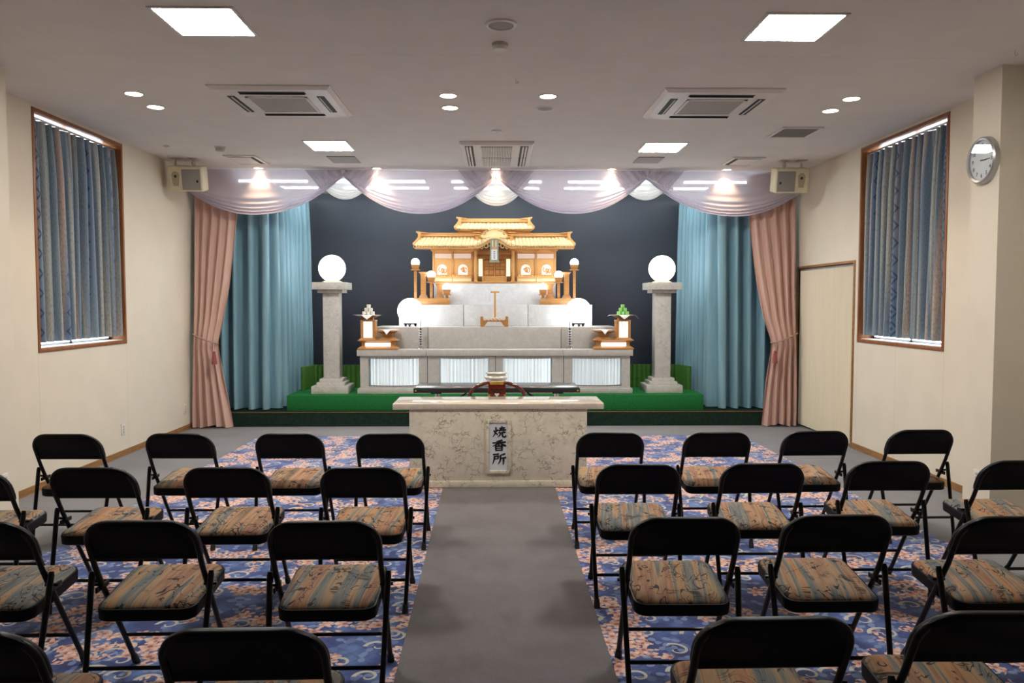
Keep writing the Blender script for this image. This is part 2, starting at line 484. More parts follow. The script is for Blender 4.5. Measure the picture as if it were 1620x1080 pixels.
def seat_fabric():
    m, nt, b = new('striped_seat_fabric')
    tc = nt.nodes.new('ShaderNodeTexCoord'); oi = nt.nodes.new('ShaderNodeObjectInfo')
    cm = nt.nodes.new('ShaderNodeCombineXYZ')
    rnd = N(nt, oi.outputs['Random'])
    nt.links.new((rnd * 37.0).so, cm.inputs[0]); nt.links.new((rnd * 91.0).so, cm.inputs[1])
    ad = nt.nodes.new('ShaderNodeVectorMath'); ad.operation = 'ADD'
    nt.links.new(tc.outputs['Object'], ad.inputs[0]); nt.links.new(cm.outputs[0], ad.inputs[1])
    co = mapping(nt, ad.outputs[0], rot=(0, 0, 0.12))
    f, _ = noise(nt, mapping(nt, co, (8.5, 0.4, 0)), 1.0, 2.5, 0.6)
    br = lambda *a: lin(*a)
    c = ramp(nt, f, [(0.22, br(44, 38, 34)), (0.31, br(108, 86, 66)), (0.38, br(170, 128, 92)), (0.43, br(138, 96, 74)), (0.475, br(166, 132, 98)),
                     (0.505, br(88, 98, 104)), (0.535, br(110, 112, 106)), (0.565, br(156, 128, 96)), (0.63, br(172, 120, 78)), (0.70, br(128, 98, 74)), (0.78, br(62, 54, 50))])
    st, _ = noise(nt, mapping(nt, co, (190, 7, 0)), 1.0, 3)
    c = mix(nt, st.smooth(0.40, 0.75) * 0.22, c, br(196, 172, 134))
    st2, _ = noise(nt, mapping(nt, co, (120, 5, 0), loc=(5, 3, 0)), 1.0, 2)
    c = mix(nt, st2.smooth(0.52, 0.72) * 0.5, c, br(60, 44, 36))
    # dark scribbles
    q, _ = noise(nt, mapping(nt, co, (1.5, 1, 1), loc=(3, 9, 0)), 6.5, 1.0, 0.5, 2.6)
    line = (q - 0.5).abs().lt(0.023)
    mk, _ = noise(nt, co, 9.0, 2)
    c = mix(nt, line * mk.smooth(0.46, 0.52) * 0.92, c, br(26, 20, 18))
    # dark combed patches
    q2, _ = noise(nt, mapping(nt, co, (14, 10, 0), loc=(1, 2, 0)), 1.0, 1)
    cb, _ = noise(nt, mapping(nt, co, (8, 160, 0)), 1.0, 1)
    c = mix(nt, q2.smooth(0.60, 0.68) * cb.smooth(0.42, 0.55) * 0.85, c, br(30, 26, 24))
    nt.links.new(c, b.inputs['Base Color']); b.inputs['Roughness'].default_value = 0.85
    g, _ = noise(nt, co, 700, 1); bump(nt, b, g, 0.0008, 0.5)
    return m
M['seat'] = seat_fabric()

def rug_mat():
    m, nt, b = new('floral_rug')
    p = mapping(nt, geo_pos(nt), (1, 1, 0))
    wn, wc = noise(nt, p, 7.0, 2)
    def flowers(scale, R0, petals, loc, wob=0.3):
        pv = mapping(nt, p, (1, 1, 0), loc=loc)
        v = nt.nodes.new('ShaderNodeTexVoronoi'); v.voronoi_dimensions = '2D'
        nt.links.new(pv, v.inputs['Vector']); v.inputs['Scale'].default_value = scale; v.inputs['Randomness'].default_value = 0.85
        d = nt.nodes.new('ShaderNodeVectorMath'); d.operation = 'SUBTRACT'
        nt.links.new(pv, d.inputs[0]); nt.links.new(v.outputs['Position'], d.inputs[1])
        x, y, _ = xyz(nt, d.outputs[0])
        r = (x * x + y * y).op('SQRT'); th = y.op('ARCTAN2', x)
        rc = xyz(nt, v.outputs['Color'])
        edge = ((th * petals + rc[0] * 6.0).op('COSINE')) * wob + (1 - wob)
        return r, th, rc, (edge * R0 - r), x, y
    # ground: two blues with soft diamond lattice
    g, _ = noise(nt, p, 5.5, 3)
    c = ramp(nt, g, [(0.35, lin(46, 57, 104)), (0.5, lin(62, 79, 136)), (0.68, lin(98, 124, 176))])
    px, py, _z = xyz(nt, p)
    la = ((px + py) * 9.0).mod(1.0); lb = ((px - py) * 9.0).mod(1.0)
    lat = (la - 0.5).abs().lt(0.05).op('MAXIMUM', (lb - 0.5).abs().lt(0.05))
    c = mix(nt, lat * 0.28, c, lin(34, 38, 80))
    # light blue leaves
    r, th, rc, e, x, y = flowers(11.0, 0.045, 2.0, (3.1, 1.7, 0), 0.5)
    c = mix(nt, e.smooth(0.0, 0.004) * rc[1].gt(0.30) * 0.85, c, lin(128, 146, 186))
    r, th, rc, e, x, y = flowers(8.0, 0.062, 2.0, (7.4, 2.2, 0), 0.55)
    c = mix(nt, e.smooth(0.0, 0.004) * rc[1].gt(0.45) * 0.9, c, lin(98, 116, 160))
    # cream scrolls
    for sc, r0, lo in ((5.6, 0.022, (0.4, 5.2, 0)), (7.0, 0.017, (9.3, 1.1, 0))):
        r, th, rc, e, x, y = flowers(sc, 0.1, 1.0, lo)
        spiral = r - (th + pi + rc[0] * 0.5) * (r0 * 0.45) - r0 * 0.5
        wdt = (th + pi) * 0.0011 + 0.002
        ln = spiral.abs() - wdt
        c = mix(nt, ln.smooth(0.003, 0.0) * rc[1].gt(0.58) * 0.95, c, lin(200, 194, 180))
    # salmon flower clusters
    ms, _ = noise(nt, p, 4.0, 1.5)
    for sc, R0, lo, th0, ca, cb_ in ((11.5, 0.050, (2.2, 8.8, 0), 0.50, lin(206, 156, 138), lin(230, 194, 176)),
                                    (9.5, 0.058, (6.6, 3.3, 0), 0.545, lin(210, 160, 142), lin(236, 202, 184))):
        r, th, rc, e, x, y = flowers(sc, R0, 5.0, lo, 0.28)
        on = e.smooth(0.0, 0.003) * ms.gt(th0)
        petal = mix(nt, (r * (1 / R0)).smooth(0.25, 0.8), ca, cb_)
        petal = mix(nt, (r * (1 / R0)).lt(0.22), petal, lin(152, 96, 88))
        petal = mix(nt, (e.lt(0.006)) * 0.35, petal, lin(120, 62, 66))
        c = mix(nt, on, c, petal)
    nt.links.new(c, b.inputs['Base Color']); b.inputs['Roughness'].default_value = 0.95; b.inputs['Specular IOR Level'].default_value = 0.1
    b.inputs['Sheen Weight'].default_value = 0.25; b.inputs['Sheen Roughness'].default_value = 0.5
    q, _ = noise(nt, p, 420, 1); bump(nt, b, q, 0.0012, 0.5)
    return m
M['rug'] = rug_mat()

def window_cloth():
    m, nt, b = new('patterned_window_curtain')
    uv = coords(nt, 'UV'); u, v, _ = xyz(nt, uv)      # uv in metres of cloth
    f, _ = noise(nt, mapping(nt, uv, (7.5, 0.15, 0)), 1.0, 1.5)
    c = ramp(nt, f, [(0.25, lin(92, 110, 130)), (0.38, lin(122, 136, 148)), (0.44, lin(166, 164, 154)), (0.48, lin(120, 134, 142)), (0.54, lin(104, 124, 146)), (0.60, lin(180, 156, 144)), (0.66, lin(150, 154, 148)), (0.82, lin(72, 92, 118))])
    st, _ = noise(nt, mapping(nt, uv, (140, 30, 0)), 1.0, 2)
    c = mix(nt, st.smooth(0.45, 0.62) * 0.35, c, lin(80, 90, 100))
    # diamond bands
    w_ = (u * (1 / 0.74)).mod(1.0) * 0.74 - 0.09
    vv = (v * (1 / 0.17)).mod(1.0) * 0.17 - 0.085
    d = w_.abs() + vv.abs() * 0.62
    band = w_.abs().lt(0.062)
    c = mix(nt, band * 0.5, c, lin(88, 116, 148))
    ringm = ((d - 0.042).abs().lt(0.008)).op('MAXIMUM', d.lt(0.014))
    c = mix(nt, ringm * band * 0.75, c, lin(36, 58, 92))
    nt.links.new(c, b.inputs['Base Color']); b.inputs['Roughness'].default_value = 0.8
    b.inputs['Sheen Weight'].default_value = 0.1
    t = nt.nodes.new('ShaderNodeBsdfTranslucent'); nt.links.new(c, t.inputs[0])
    mx = nt.nodes.new('ShaderNodeMixShader'); mx.inputs[0].default_value = 0.012
    nt.links.new(b.outputs[0], mx.inputs[1]); nt.links.new(t.outputs[0], mx.inputs[2])
    nt.links.new(mx.outputs[0], nt.nodes['Material Output'].inputs[0])
    return m
M['win_cloth'] = window_cloth()

# ================================================================ the room
WL, WR, H = -3.9, 3.91, 3.27
YB, YR = 12.2, -3.6                 # navy back panel, wall behind the camera
WIN = {'l': (6.73, 8.32, 1.17, 3.24), 'r': (6.77, 8.42, 1.17, 3.245)}
DOOR = (8.53, 10.10, 2.03)
T = 0.2

struct('floor', MB().box(WL - T, WR + T, YR, YB + T, -0.12, 0), M['grey_carpet'], 'plain grey carpeted floor of the hall', 'floor')
struct('ceiling', MB().box(WL - T, WR + T, YR, YB + T, H, H + 0.12), M['ceiling'], 'pale flat papered ceiling of the hall', 'ceiling')
a, b_, c_, d_ = WIN['l']
mb = MB()
mb.box(WL - T, WL, YR, a, 0, H).box(WL - T, WL, b_, YB + T, 0, H).box(WL - T, WL, a, b_, 0, c_).box(WL - T, WL, a, b_, d_, H)
mb.box(WL - 0.01, -3.53, 5.40, 5.79, 0, H)
struct('wall_left', mb, M['wall_l'], 'cream papered wall to the left with a narrow pillar', 'wall')
a, b_, c_, d_ = WIN['r']
mb = MB()
mb.box(WR, WR + T, YR, a, 0, H).box(WR, WR + T, a, b_, 0, c_).box(WR, WR + T, a, b_, d_, H)
mb.box(WR, WR + T, b_, DOOR[0], 0, H).box(WR, WR + T, DOOR[0], DOOR[1], DOOR[2], H).box(WR, WR + T, DOOR[1], YB + T, 0, H)
mb.box(WR + 0.12, WR + T, DOOR[0], DOOR[1], 0, DOOR[2])
mb.box(3.56, WR + 0.01, 5.537, 5.864, 0, H)
struct('wall_right', mb, M['wall_r'], 'cream papered wall to the right with a pillar carrying the clock', 'wall')
struct('wall_back', MB().box(WL, WR, YB, YB + T, 0, H), M['navy'], 'dark navy panel wall behind the altar', 'wall')
struct('wall_rear', MB().box(WL, WR, YR - T, YR, 0, H), M['wall_p'], 'cream wall behind the viewpoint', 'wall')
mb = MB().box(WL, WL + 0.012, 5.79, 10.08, 0, 0.062).box(WL, WL + 0.012, YR, 5.40, 0, 0.062)
struct('baseboard_left', mb, M['tan_wood'], 'low tan wooden baseboard along the left wall', 'baseboard')
mb = MB().box(WR - 0.012, WR, 5.864, DOOR[0] - 0.04, 0, 0.062).box(WR - 0.012, WR, YR, 5.537, 0, 0.062)
struct('baseboard_right', mb, M['tan_wood'], 'low tan wooden baseboard along the right wall', 'baseboard')

# ---- windows with their frames, and the curtains hung in them
def drape(path, amp, lam, z0, z1, ph=0.0, top=0.55, seed=1, n=None, nv=14, pinch=0.0, sharp=0.75, sway=0.6, om=0.0):
    """curtain along a plan polyline: folds across the line, gathered heading at the top"""
    rnd = random.Random(seed)
    P = [Vector((p[0], p[1])) for p in path]
    seg = [(P[i + 1] - P[i]).length for i in range(len(P) - 1)]; Ltot = sum(seg)
    n = n or int(Ltot / lam * 18)
    K = int(Ltot / lam) + 3
    a_ = [0.65 + 0.6 * rnd.random() for _ in range(K + 2)]
    jit = [rnd.uniform(-0.22, 0.22) for _ in range(K + 2)]
    lean = [rnd.uniform(-0.35, 0.35) for _ in range(K + 2)]
    mb = MB()
    def fn(u, v):
        s = u * Ltot; i = 0; r = s
        while i < len(seg) - 1 and r > seg[i]: r -= seg[i]; i += 1
        q = r / seg[i]
        base = P[i].lerp(P[i + 1], q); t = (P[i + 1] - P[i]).normalized()
        # soften the corners
        for k in range(1, len(P) - 1):
            dd = (base - P[k]).length
            if dd < 0.12:
                t2 = ((P[k] - P[k - 1]).normalized() + (P[k + 1] - P[k]).normalized()).normalized()
                t = t.lerp(t2, 1 - dd / 0.12).normalized()
        nrm = Vector((-t.y, t.x))
        c = s / lam + ph; k = int(c); f = c - k
        jj = jit[k % K] * (1 - f) + jit[(k + 1) % K] * f
        aa = a_[k % K] * (1 - f) + a_[(k + 1) % K] * f
        ll = lean[k % K] * (1 - f) + lean[(k + 1) % K] * f
        w_ = sin(2 * pi * (c + jj + ll * (v - 0.5) * sway))
        w_ = math.copysign(abs(w_) ** sharp, w_)
        g = amp * aa * (1 - (1 - top) * max(0, (v - 0.75) / 0.25) ** 1.5) * (1 + 0.25 * (1 - v))
        if pinch and v > 0.93: g *= 1 - pinch * (1 - abs(w_))
        o = nrm * (g * w_) - t * (om * lam / (4 * pi) * sin(4 * pi * (c + jj + ll * (v - 0.5) * sway)) * min(1, u * 12, (1 - u) * 12))
        return Vector((base.x + o.x, base.y + o.y, z0 + (z1 - z0) * v))
    mb.sheet(fn, n, nv, (Ltot * 1.7, z1 - z0))
    return mb

for side, X, sg in (('l', WL, -1), ('r', WR, 1)):
    y0, y1, z0, z1 = WIN[side]
    nm = 'window_1' if side == 'l' else 'window_2'
    root = thing(nm, (X, (y0 + y1) / 2, z0), 'tall window in the %s wall with a brown wooden frame' % ('left' if side == 'l' else 'right'), 'window', kind='structure')
    e = 0.034
    mb = MB()
    xi, xo = X - sg * 0.008, X + sg * T
    lo, hi = min(xi, xo), max(xi, xo)
    mb.box(lo, hi, y0, y0 + e, z0, z1, 0.003).box(lo, hi, y1 - e, y1, z0, z1, 0.003)
    mb.box(lo, hi, y0 + e, y1 - e, z0, z0 + 0.035, 0.003).box(lo, hi, y0 + e, y1 - e, z1 - 0.03, z1, 0.003)
    obj('window_frame', mb, M['frame_wood'], root)
    obj('sill', MB().box(min(X + sg * 0.02, xo), max(X + sg * 0.02, xo), y0 + e, y1 - e, z0 + 0.035, z0 + 0.04), M['white_plastic'], root)
    gx = X + sg * 0.165
    mb = MB(); ym = (y0 + y1) / 2
    for q in (y0 + e, ym - 0.02, y1 - e - 0.04): mb.box(gx - 0.015, gx + 0.015, q, q + 0.04, z0 + 0.04, z1 - 0.03)
    for q in (z0 + 0.04, z1 - 0.048): mb.box(gx - 0.015, gx + 0.015, y0 + e, y1 - e, q, q + 0.018)
    obj('sash', mb, M['steel'], root)
    obj('window_pane', MB().box(gx - 0.003, gx + 0.003, y0 + e, y1 - e, z0 + 0.058, z1 - 0.048), M['glass'], root)
    # curtain
    cx = X + sg * 0.066
    ct = thing('window_curtain', (cx, (y0 + y1) / 2, z0 + 0.06),
               'blue-grey striped and diamond-patterned curtain in the %s' % ('window of the left wall, by the loudspeaker end' if side == 'l' else 'window beside the wall clock'), 'curtain', 'patterned window curtains')
    pth = [(cx, y0 + e + 0.012), (cx, y1 - e - 0.012)]
    mb = drape(pth, 0.052, 0.125, z0 + 0.082, z1 - 0.075, seed=3 if side == 'l' else 8, nv=26, pinch=0.6, sharp=1.0, sway=1.3, om=0.9)
    obj('cloth', mb, M['win_cloth'], ct)
    obj('curtain_rail', MB().box(cx - 0.014, cx + 0.014, y0 + e, y1 - e, z1 - 0.073, z1 - 0.056, 0.003), M['steel'], ct)

# ---- accordion door
root = thing('door_1', (WR, (DOOR[0] + DOOR[1]) / 2, 0), 'cream pleated accordion door in the right wall', 'door', kind='structure')
mb = MB()
mb.box(WR - 0.012, WR + 0.10, DOOR[0] - 0.035, DOOR[0], 0, DOOR[2] + 0.03, 0.003)
mb.box(WR - 0.012, WR + 0.10, DOOR[1], DOOR[1] + 0.04, 0, DOOR[2] + 0.03, 0.003)
mb.box(WR - 0.012, WR + 0.10, DOOR[0], DOOR[1], DOOR[2], DOOR[2] + 0.03, 0.003)
obj('door_frame', mb, M['tan_wood'], root)
mb = MB(); npl = 30
def acc(u, v):
    k = u * npl; f = abs((k % 1.0) - 0.5) * 2
    return Vector((WR + 0.008 + 0.036 * f, DOOR[0] + 0.004 + (DOOR[1] - DOOR[0] - 0.008) * u, 0.025 + (DOOR[2] - 0.055) * v))
mb.sheet(acc, npl * 4, 1)
obj('pleated_panel', mb, M['cream_door'], root, smooth=20)
obj('door_rail', MB().box(WR + 0.02, WR + 0.07, DOOR[0] + 0.002, DOOR[1] - 0.002, DOOR[2] - 0.028, DOOR[2] - 0.005), M['vent_grey'], root)

# ---- carpets
mb = MB()
def rug_poly():
    pts = []
    x0, x1, y0, y1, r = -2.95, 3.07, -2.6, 9.30, 0.25
    for cx, cy, a0 in ((x1 - r, y1 - 0.05, 0), (x0 + r, y1 - 0.05, 90), (x0 + r, y0 + r, 180), (x1 - r, y0 + r, 270)):
        rr = 0.05 if a0 < 180 else r
        cx = cx + (r - rr) * (1 if a0 in (0, 270) else -1)
        for i in range(7): pts.append((cx + rr * cos(R(a0 + i * 15)), cy + rr * sin(R(a0 + i * 15))))
    # the far end is slightly narrower
    return [(x * (1 - 0.045 * max(0, (y - 6.0) / 3.3)), y) for x, y in pts]
mb.prism(rug_poly(), 0.0, 0.008, 'z')
one('floral_rug', mb, M['rug'], 'large blue rug with salmon flowers and cream scrolls under the chairs', 'rug')
mb = MB().prism([(-0.38, -2.5), (0.52, -2.5), (0.498, 7.05), (-0.468, 7.05)], 0.008, 0.014, 'z')
one('aisle_runner', mb, M['runner'], 'plain grey carpet runner down the aisle between the chair blocks', 'carpet')

# ---- stage and green platform
root = thing('stage', (0, 11.1, 0), 'low dark green stage running across the far end of the hall', 'stage')
obj('stage_body', MB().box(WL + 0.002, WR - 0.002, 10.085, YB - 0.002, 0.0, 0.188), M['dark_green'], root)
obj('edge_strip', MB().box(WL + 0.002, WR - 0.002, 10.08, 10.11, 0.180, 0.188, 0.002), M['tan_wood'], root, 'thin brown wooden edge strip')
PZ = 0.395
one('platform', MB().box(-2.72, 2.70, 10.15, 11.95, 0.1885, PZ, 0.004), M['green_carpet'], 'bright green felt platform under the altar and pillars', 'platform')
def screen(sx):
    mb = MB()
    pts = [(sx * 1.86, 11.10), (sx * 2.60, 11.10), (sx * 2.655, 10.72)]
    seg = []
    for i in range(2):
        a, b = Vector(pts[i]), Vector(pts[i + 1]); L = (b - a).length; n = int(L / 0.062)
        t = (b - a).normalized(); nn = Vector((-t.y, t.x))
        for k in range(n):
            q = a + t * (L * (k + 0.5) / n)
            mb.tube([(q.x, q.y, PZ), (q.x, q.y, 0.715)], L / n * 0.56, 10)
    return mb
for sx, nm in ((-1, 'left'), (1, 'right')):
    one('low_screen', screen(sx), M['green_fence'], 'low green corrugated screen behind the %s marble pillar' % nm, 'screen', 'green corrugated screens')

# ================================================================ stage curtains
def pink(side):
    sg = -1 if side == 'l' else 1
    if side == 'l':
        wallx, inner = [(3.25, -3.845), (2.9, -3.845), (1.2, -3.835), (0.03, -3.875)], [(3.25, -3.27), (2.72, -3.31), (2.2, -3.36), (1.8, -3.40), (1.4, -3.46), (1.1, -3.525), (0.95, -3.515), (0.6, -3.46), (0.03, -3.36)]
    else:
        wallx, inner = [(3.25, 3.855), (2.9, 3.855), (1.2, 3.845), (0.03, 3.862)], [(3.25, 3.20), (2.72, 3.245), (2.2, 3.30), (1.8, 3.35), (1.4, 3.42), (1.08, 3.52), (0.95, 3.505), (0.6, 3.46), (0.03, 3.42)]
    def ip(t, z):
        for (za, xa), (zb, xb) in zip(t[:-1], t[1:]):
            if zb <= z <= za:
                f = (za - z) / (za - zb); return xa + (xb - xa) * f
        return t[-1][1]
    rnd = random.Random(5 + sg); n = 5
    A = [0.7 + 0.6 * rnd.random() for _ in range(n + 3)]
    def tied(z): return math.exp(-((z - 1.1) / 0.22) ** 2)
    def fn(u, v):
        z = 0.022 + 3.235 * v
        q = u
        xw, xi = ip(wallx, z), ip(inner, z)
        k = u * n; kk = int(k); f = k - kk
        am = (A[kk] * (1 - f) + A[kk + 1] * f) * (0.030 + 0.016 * max(0, 1 - z / 1.0)) * (1 - 0.45 * tied(z))
        wv = sin(2 * pi * (k + 0.25 * sin(3 * z + kk) * 0.3))
        wv = math.copysign(abs(wv) ** 0.8, wv)
        depth = -0.07 * sin(pi * u) * (0.4 + 0.6 * tied(z))
        xx = xw + (xi - xw) * q + 0.006 * cos(2 * pi * k + 1.2)
        yc = 9.985 + 0.135 * min(1, max(0, (z - 1.2) / 1.5))
        return Vector((xx, yc + depth - am * wv, z - 0.014 * sin(u * 9) * (1 - v)))
    root = thing('stage_curtain', ((wallx[-1][1] + inner[-1][1]) / 2, 9.98, 0),
                 'dusty pink curtain tied back with a rope beside %s' % ('the blue drape under the left loudspeaker' if side == 'l' else 'the accordion door'), 'curtain', 'pink tied-back stage curtains')
    obj('cloth', MB().sheet(fn, 130, 60), M['pink'], root)
    # rope: from wall side high to inner side low, loop round the bundle
    xw, xi = ip(wallx, 1.2), ip(inner, 1.09)
    pts = []
    for i in range(25):
        a = pi * i / 24
        u = 0.5 - 0.5 * cos(a)
        pts.append((xw + (xi - xw) * u - sg * 0.0, 9.98 - 0.115 * sin(a) - 0.012, 1.205 - 0.125 * u))
    for i in range(1, 20):
        a = pi * i / 20; u = 0.5 + 0.5 * cos(a)
        pts.append((xw + (xi - xw) * u, 9.98 + 0.075 * sin(a), 1.205 - 0.125 * u))
    obj('tieback_rope', MB().tube(pts, 0.0095, 8, closed=True), M['rope'], root, 'twisted pink rope tieback')
    tx, tz = xi + sg * 0.015, 1.06
    t = obj('tassel', MB().lathe([(0.004, 0.0), (0.010, -0.005), (0.018, -0.012), (0.020, -0.02), (0.013, -0.026), (0.020, -0.04), (0.029, -0.10), (0.033, -0.165), (0.0, -0.168)], (tx, 9.865, tz - 0.07), 14), M['tassel'], root, 'dark rose tassel')
    obj('tassel_cord', MB().tube([(tx - sg * 0.008, 9.868, tz + 0.02), (tx - sg * 0.006, 9.862, tz - 0.03), (tx, 9.865, tz - 0.075)], 0.004, 6), M['rope'], t)
pink('l'); pink('r')

for sx, nm, sd in ((-1, 'left', 11), (1, 'right', 23)):
    pth = [(sx * 3.86, 10.33), (sx * 2.92, 10.30), (sx * 2.87, 11.98)]
    if sx > 0: pth = [(3.86, 10.33), (2.90, 10.30), (2.83, 11.98)]
    root = thing('stage_drape', (pth[1][0], 10.6, 0.20), 'tall pale blue drape folded back along the %s side of the stage' % nm, 'curtain', 'blue stage drapes')
    obj('cloth', drape(pth, 0.085, 0.185, 0.205, 3.12, ph=0.3, seed=sd, nv=16, top=0.8, sharp=0.7, om=0.3), M['blue_curtain'], root)
    r = MB()
    r.tube([(p[0], p[1], 3.138) for p in pth], 0.014, 8)
    r.cyl((pth[0][0], pth[0][1], 3.138), (pth[0][0], pth[0][1], H), 0.008, n=8).cyl((pth[1][0], pth[1][1], 3.138), (pth[1][0], pth[1][1], H), 0.008, n=8).cyl((pth[2][0], pth[2][1], 3.138), (pth[2][0], pth[2][1], H), 0.008, n=8)
    obj('curtain_rail', r, M['steel'], root)

# ---- swagged valance
def swag_tails(mb, J, sg_, Y):
    """cloth flaring up to the ceiling from the gather at J"""
    def fn(u, v):
        x = (J + sg_ * (0.03 + 0.45 * u)) * v + (J + sg_ * 0.27 * u) * (1 - v)
        z = (H - 0.013) * v + (3.185 - 0.175 * u) * (1 - v)
        return Vector((x, Y - 0.045 * (1 - v) + 0.008 * sin(u * 26) * (1 - 0.6 * v), z))
    mb.sheet(fn, 44, 10)
def swag(A, B, zA, zB, low, Y, ov, seed, nf=5.5, ztop=H - 0.006, p=2.15, depth=0.022):
    sag = (zA + zB) / 2 - low
    def fn(u, v):
        xl = A + (B - A) * u; zl = zA + (zB - zA) * u - sag * (1 - abs(2 * u - 1) ** p)
        xt = (A - ov) + (B - A + 2 * ov) * u
        e = v ** 0.85
        x = xt + (xl - xt) * e; z = ztop + (zl - ztop) * v
        env = sin(pi * min(max(u, 0), 1)) ** 0.35
        w_ = sin(2 * pi * (nf * v ** 3.4 + 0.15 * sin(3 * u + seed)))
        y = Y - (0.002 + depth * v ** 4) * w_ * (0.35 + 0.65 * env) - 0.04 * v * env
        return Vector((x, y, z - 0.006 * v * w_))
    return MB().sheet(fn, 72, 110)
vj = [-1.925, -0.007, 1.895]
sw = [(-3.86, vj[0], 2.99, 3.185, 2.70, 9.99, 'leftmost lavender swag, above the left pink and blue curtains', 0.0),
      (vj[0], vj[1], 3.185, 3.18, 2.712, 10.025, 'lavender swag left of centre, above the left side of the shrine', 0),
      (vj[1], vj[2], 3.18, 3.165, 2.716, 9.99, 'lavender swag right of centre, above the right side of the shrine', 0),
      (vj[2], 3.86, 3.165, 2.99, 2.70, 10.025, 'rightmost lavender swag, above the right pink and blue curtains', 0)]
for i, (A, B, zA, zB, low, Y, lab, _) in enumerate(sw):
    mb = MB()
    ovl = 0.06
    s = swag(A, B, zA, zB, low, Y, ovl, i)
    for v in s.bm.verts: v.co.x = min(max(v.co.x, WL + 0.012), WR - 0.012)
    o_ = one('valance_swag', s, M['swag'], lab, 'valance', 'lavender valance swags')
    for J, q, go in ((B, 1, i < 3), (A, -1, i > 0)):
        if go:
            t_ = MB(); swag_tails(t_, J, q, 9.958); obj('tail', t_, M['swag_tail'], o_, 'darker cloth flaring up from the gather')
for c, hw, low, lab in ((vj[0], 0.36, 2.905, 'small white swag at the valance join above the left pillar lamp'),
                        (vj[1], 0.44, 2.83, 'small white swag at the centre of the valance above the shrine'),
                        (vj[2], 0.36, 2.905, 'small white swag at the valance join above the right pillar lamp')):
    one('valance_swag', swag(c - hw, c + hw, 3.17, 3.17, low, 10.115, 0.05, 2, 4.5, depth=0.018), M['swag_w'], lab, 'valance', 'white valance swags')

# ================================================================ ceiling fittings
def panel_light(x0, x1, y0, y1, lab):
    root = thing('ceiling_light', ((x0 + x1) / 2, (y0 + y1) / 2, H), lab, 'ceiling light', 'square ceiling panel lights')
    e = 0.022
    mb = MB()
    mb.box(x0, x1, y0, y0 + e, H - 0.008, H, 0.002).box(x0, x1, y1 - e, y1, H - 0.008, H, 0.002)
    mb.box(x0, x0 + e, y0 + e, y1 - e, H - 0.008, H, 0.002).box(x1 - e, x1, y0 + e, y1 - e, H - 0.008, H, 0.002)
    obj('frame', mb, M['white_plastic'], root)
    obj('diffuser', MB().box(x0 + e, x1 - e, y0 + e, y1 - e, H - 0.005, H), M['e_panel'], root, smooth=0)
panel_light(-1.98, -1.49, 4.55, 5.04, 'bright square ceiling panel light nearest on the left side of the aisle')
panel_light(1.56, 2.05, 4.58, 5.07, 'bright square ceiling panel light nearest on the right side of the aisle')
panel_light(-2.02, -1.55, 8.23, 8.77, 'square ceiling panel light farther back, left of the central air conditioner')
panel_light(1.55, 2.02, 8.26, 8.78, 'square ceiling panel light farther back, right of the central air conditioner')

def spot(parent, loc, power, size, blend, col, aim=None, rad=0.04):
    l = bpy.data.lights.new('lamp', 'SPOT'); l.energy = power; l.spot_size = R(size); l.spot_blend = blend; l.color = col; l.shadow_soft_size = rad
    o = bpy.data.objects.new('lamp', l); COL.objects.link(o); o.parent = parent
    o.location = Vector(loc) - wloc(parent)
    if aim is not None:
        d = (Vector(aim) - Vector(loc)).normalized(); o.rotation_euler = d.to_track_quat('-Z', 'Y').to_euler()
    return o
def downlight(x, y, lab, lit=True, power=W_ROOM, r=0.062, size=110, aim=None, group='round downlights'):
    root = thing('downlight', (x, y, H), lab, 'downlight', group)
    obj('ring', MB().lathe([(r, -0.001), (r + 0.004, -0.006), (r + 0.014, -0.006), (r + 0.016, 0.0)], (x, y, H), 32, cap=False), M['white_plastic'], root)
    m = (M['e_wash'] if power == W_SPOT else M['e_down']) if lit else M['vent_grey']
    obj('bulb' if lit else 'reflector', MB().lathe([(0.0, -0.0035), (r, -0.0035), (r, 0.0)], (x, y, H), 32), m, root, smooth=0)
    if lit: spot(root, (x, y, H - 0.012), power, size, 0.7, (1.0, 0.82, 0.60) if power != W_SPOT else (1.0, 0.66, 0.38), aim)
downlight(-2.906, 6.43, 'lit round downlight nearer of the pair by the left window')
downlight(-2.92, 6.86, 'lit round downlight farther of the pair by the left window')
downlight(-0.392, 6.44, 'lit round downlight nearer of the pair left of the aisle centre')
downlight(-0.40, 6.835, 'lit round downlight farther of the pair left of the aisle centre')
downlight(0.417, 6.445, 'lit round downlight in front of the unlit one, right of the aisle centre')
downlight(0.415, 6.84, 'unlit round downlight right of the aisle centre', lit=False)
downlight(2.914, 6.475, 'lit round downlight nearer of the pair by the right window')
downlight(2.915, 6.88, 'lit round downlight farther of the pair by the right window')
for x, lab in ((-2.97, 'leftmost of the five small downlights washing the valance'), (-1.496, 'second from left of the five small downlights washing the valance'),
               (-0.012, 'middle of the five small downlights washing the valance'), (1.444, 'second from right of the five small downlights washing the valance'),
               (2.9, 'rightmost of the five small downlights washing the valance')):
    downlight(x, 9.915, lab, True, W_SPOT, 0.05, 84, (x, 10.10, 2.6), 'downlights in front of the valance')

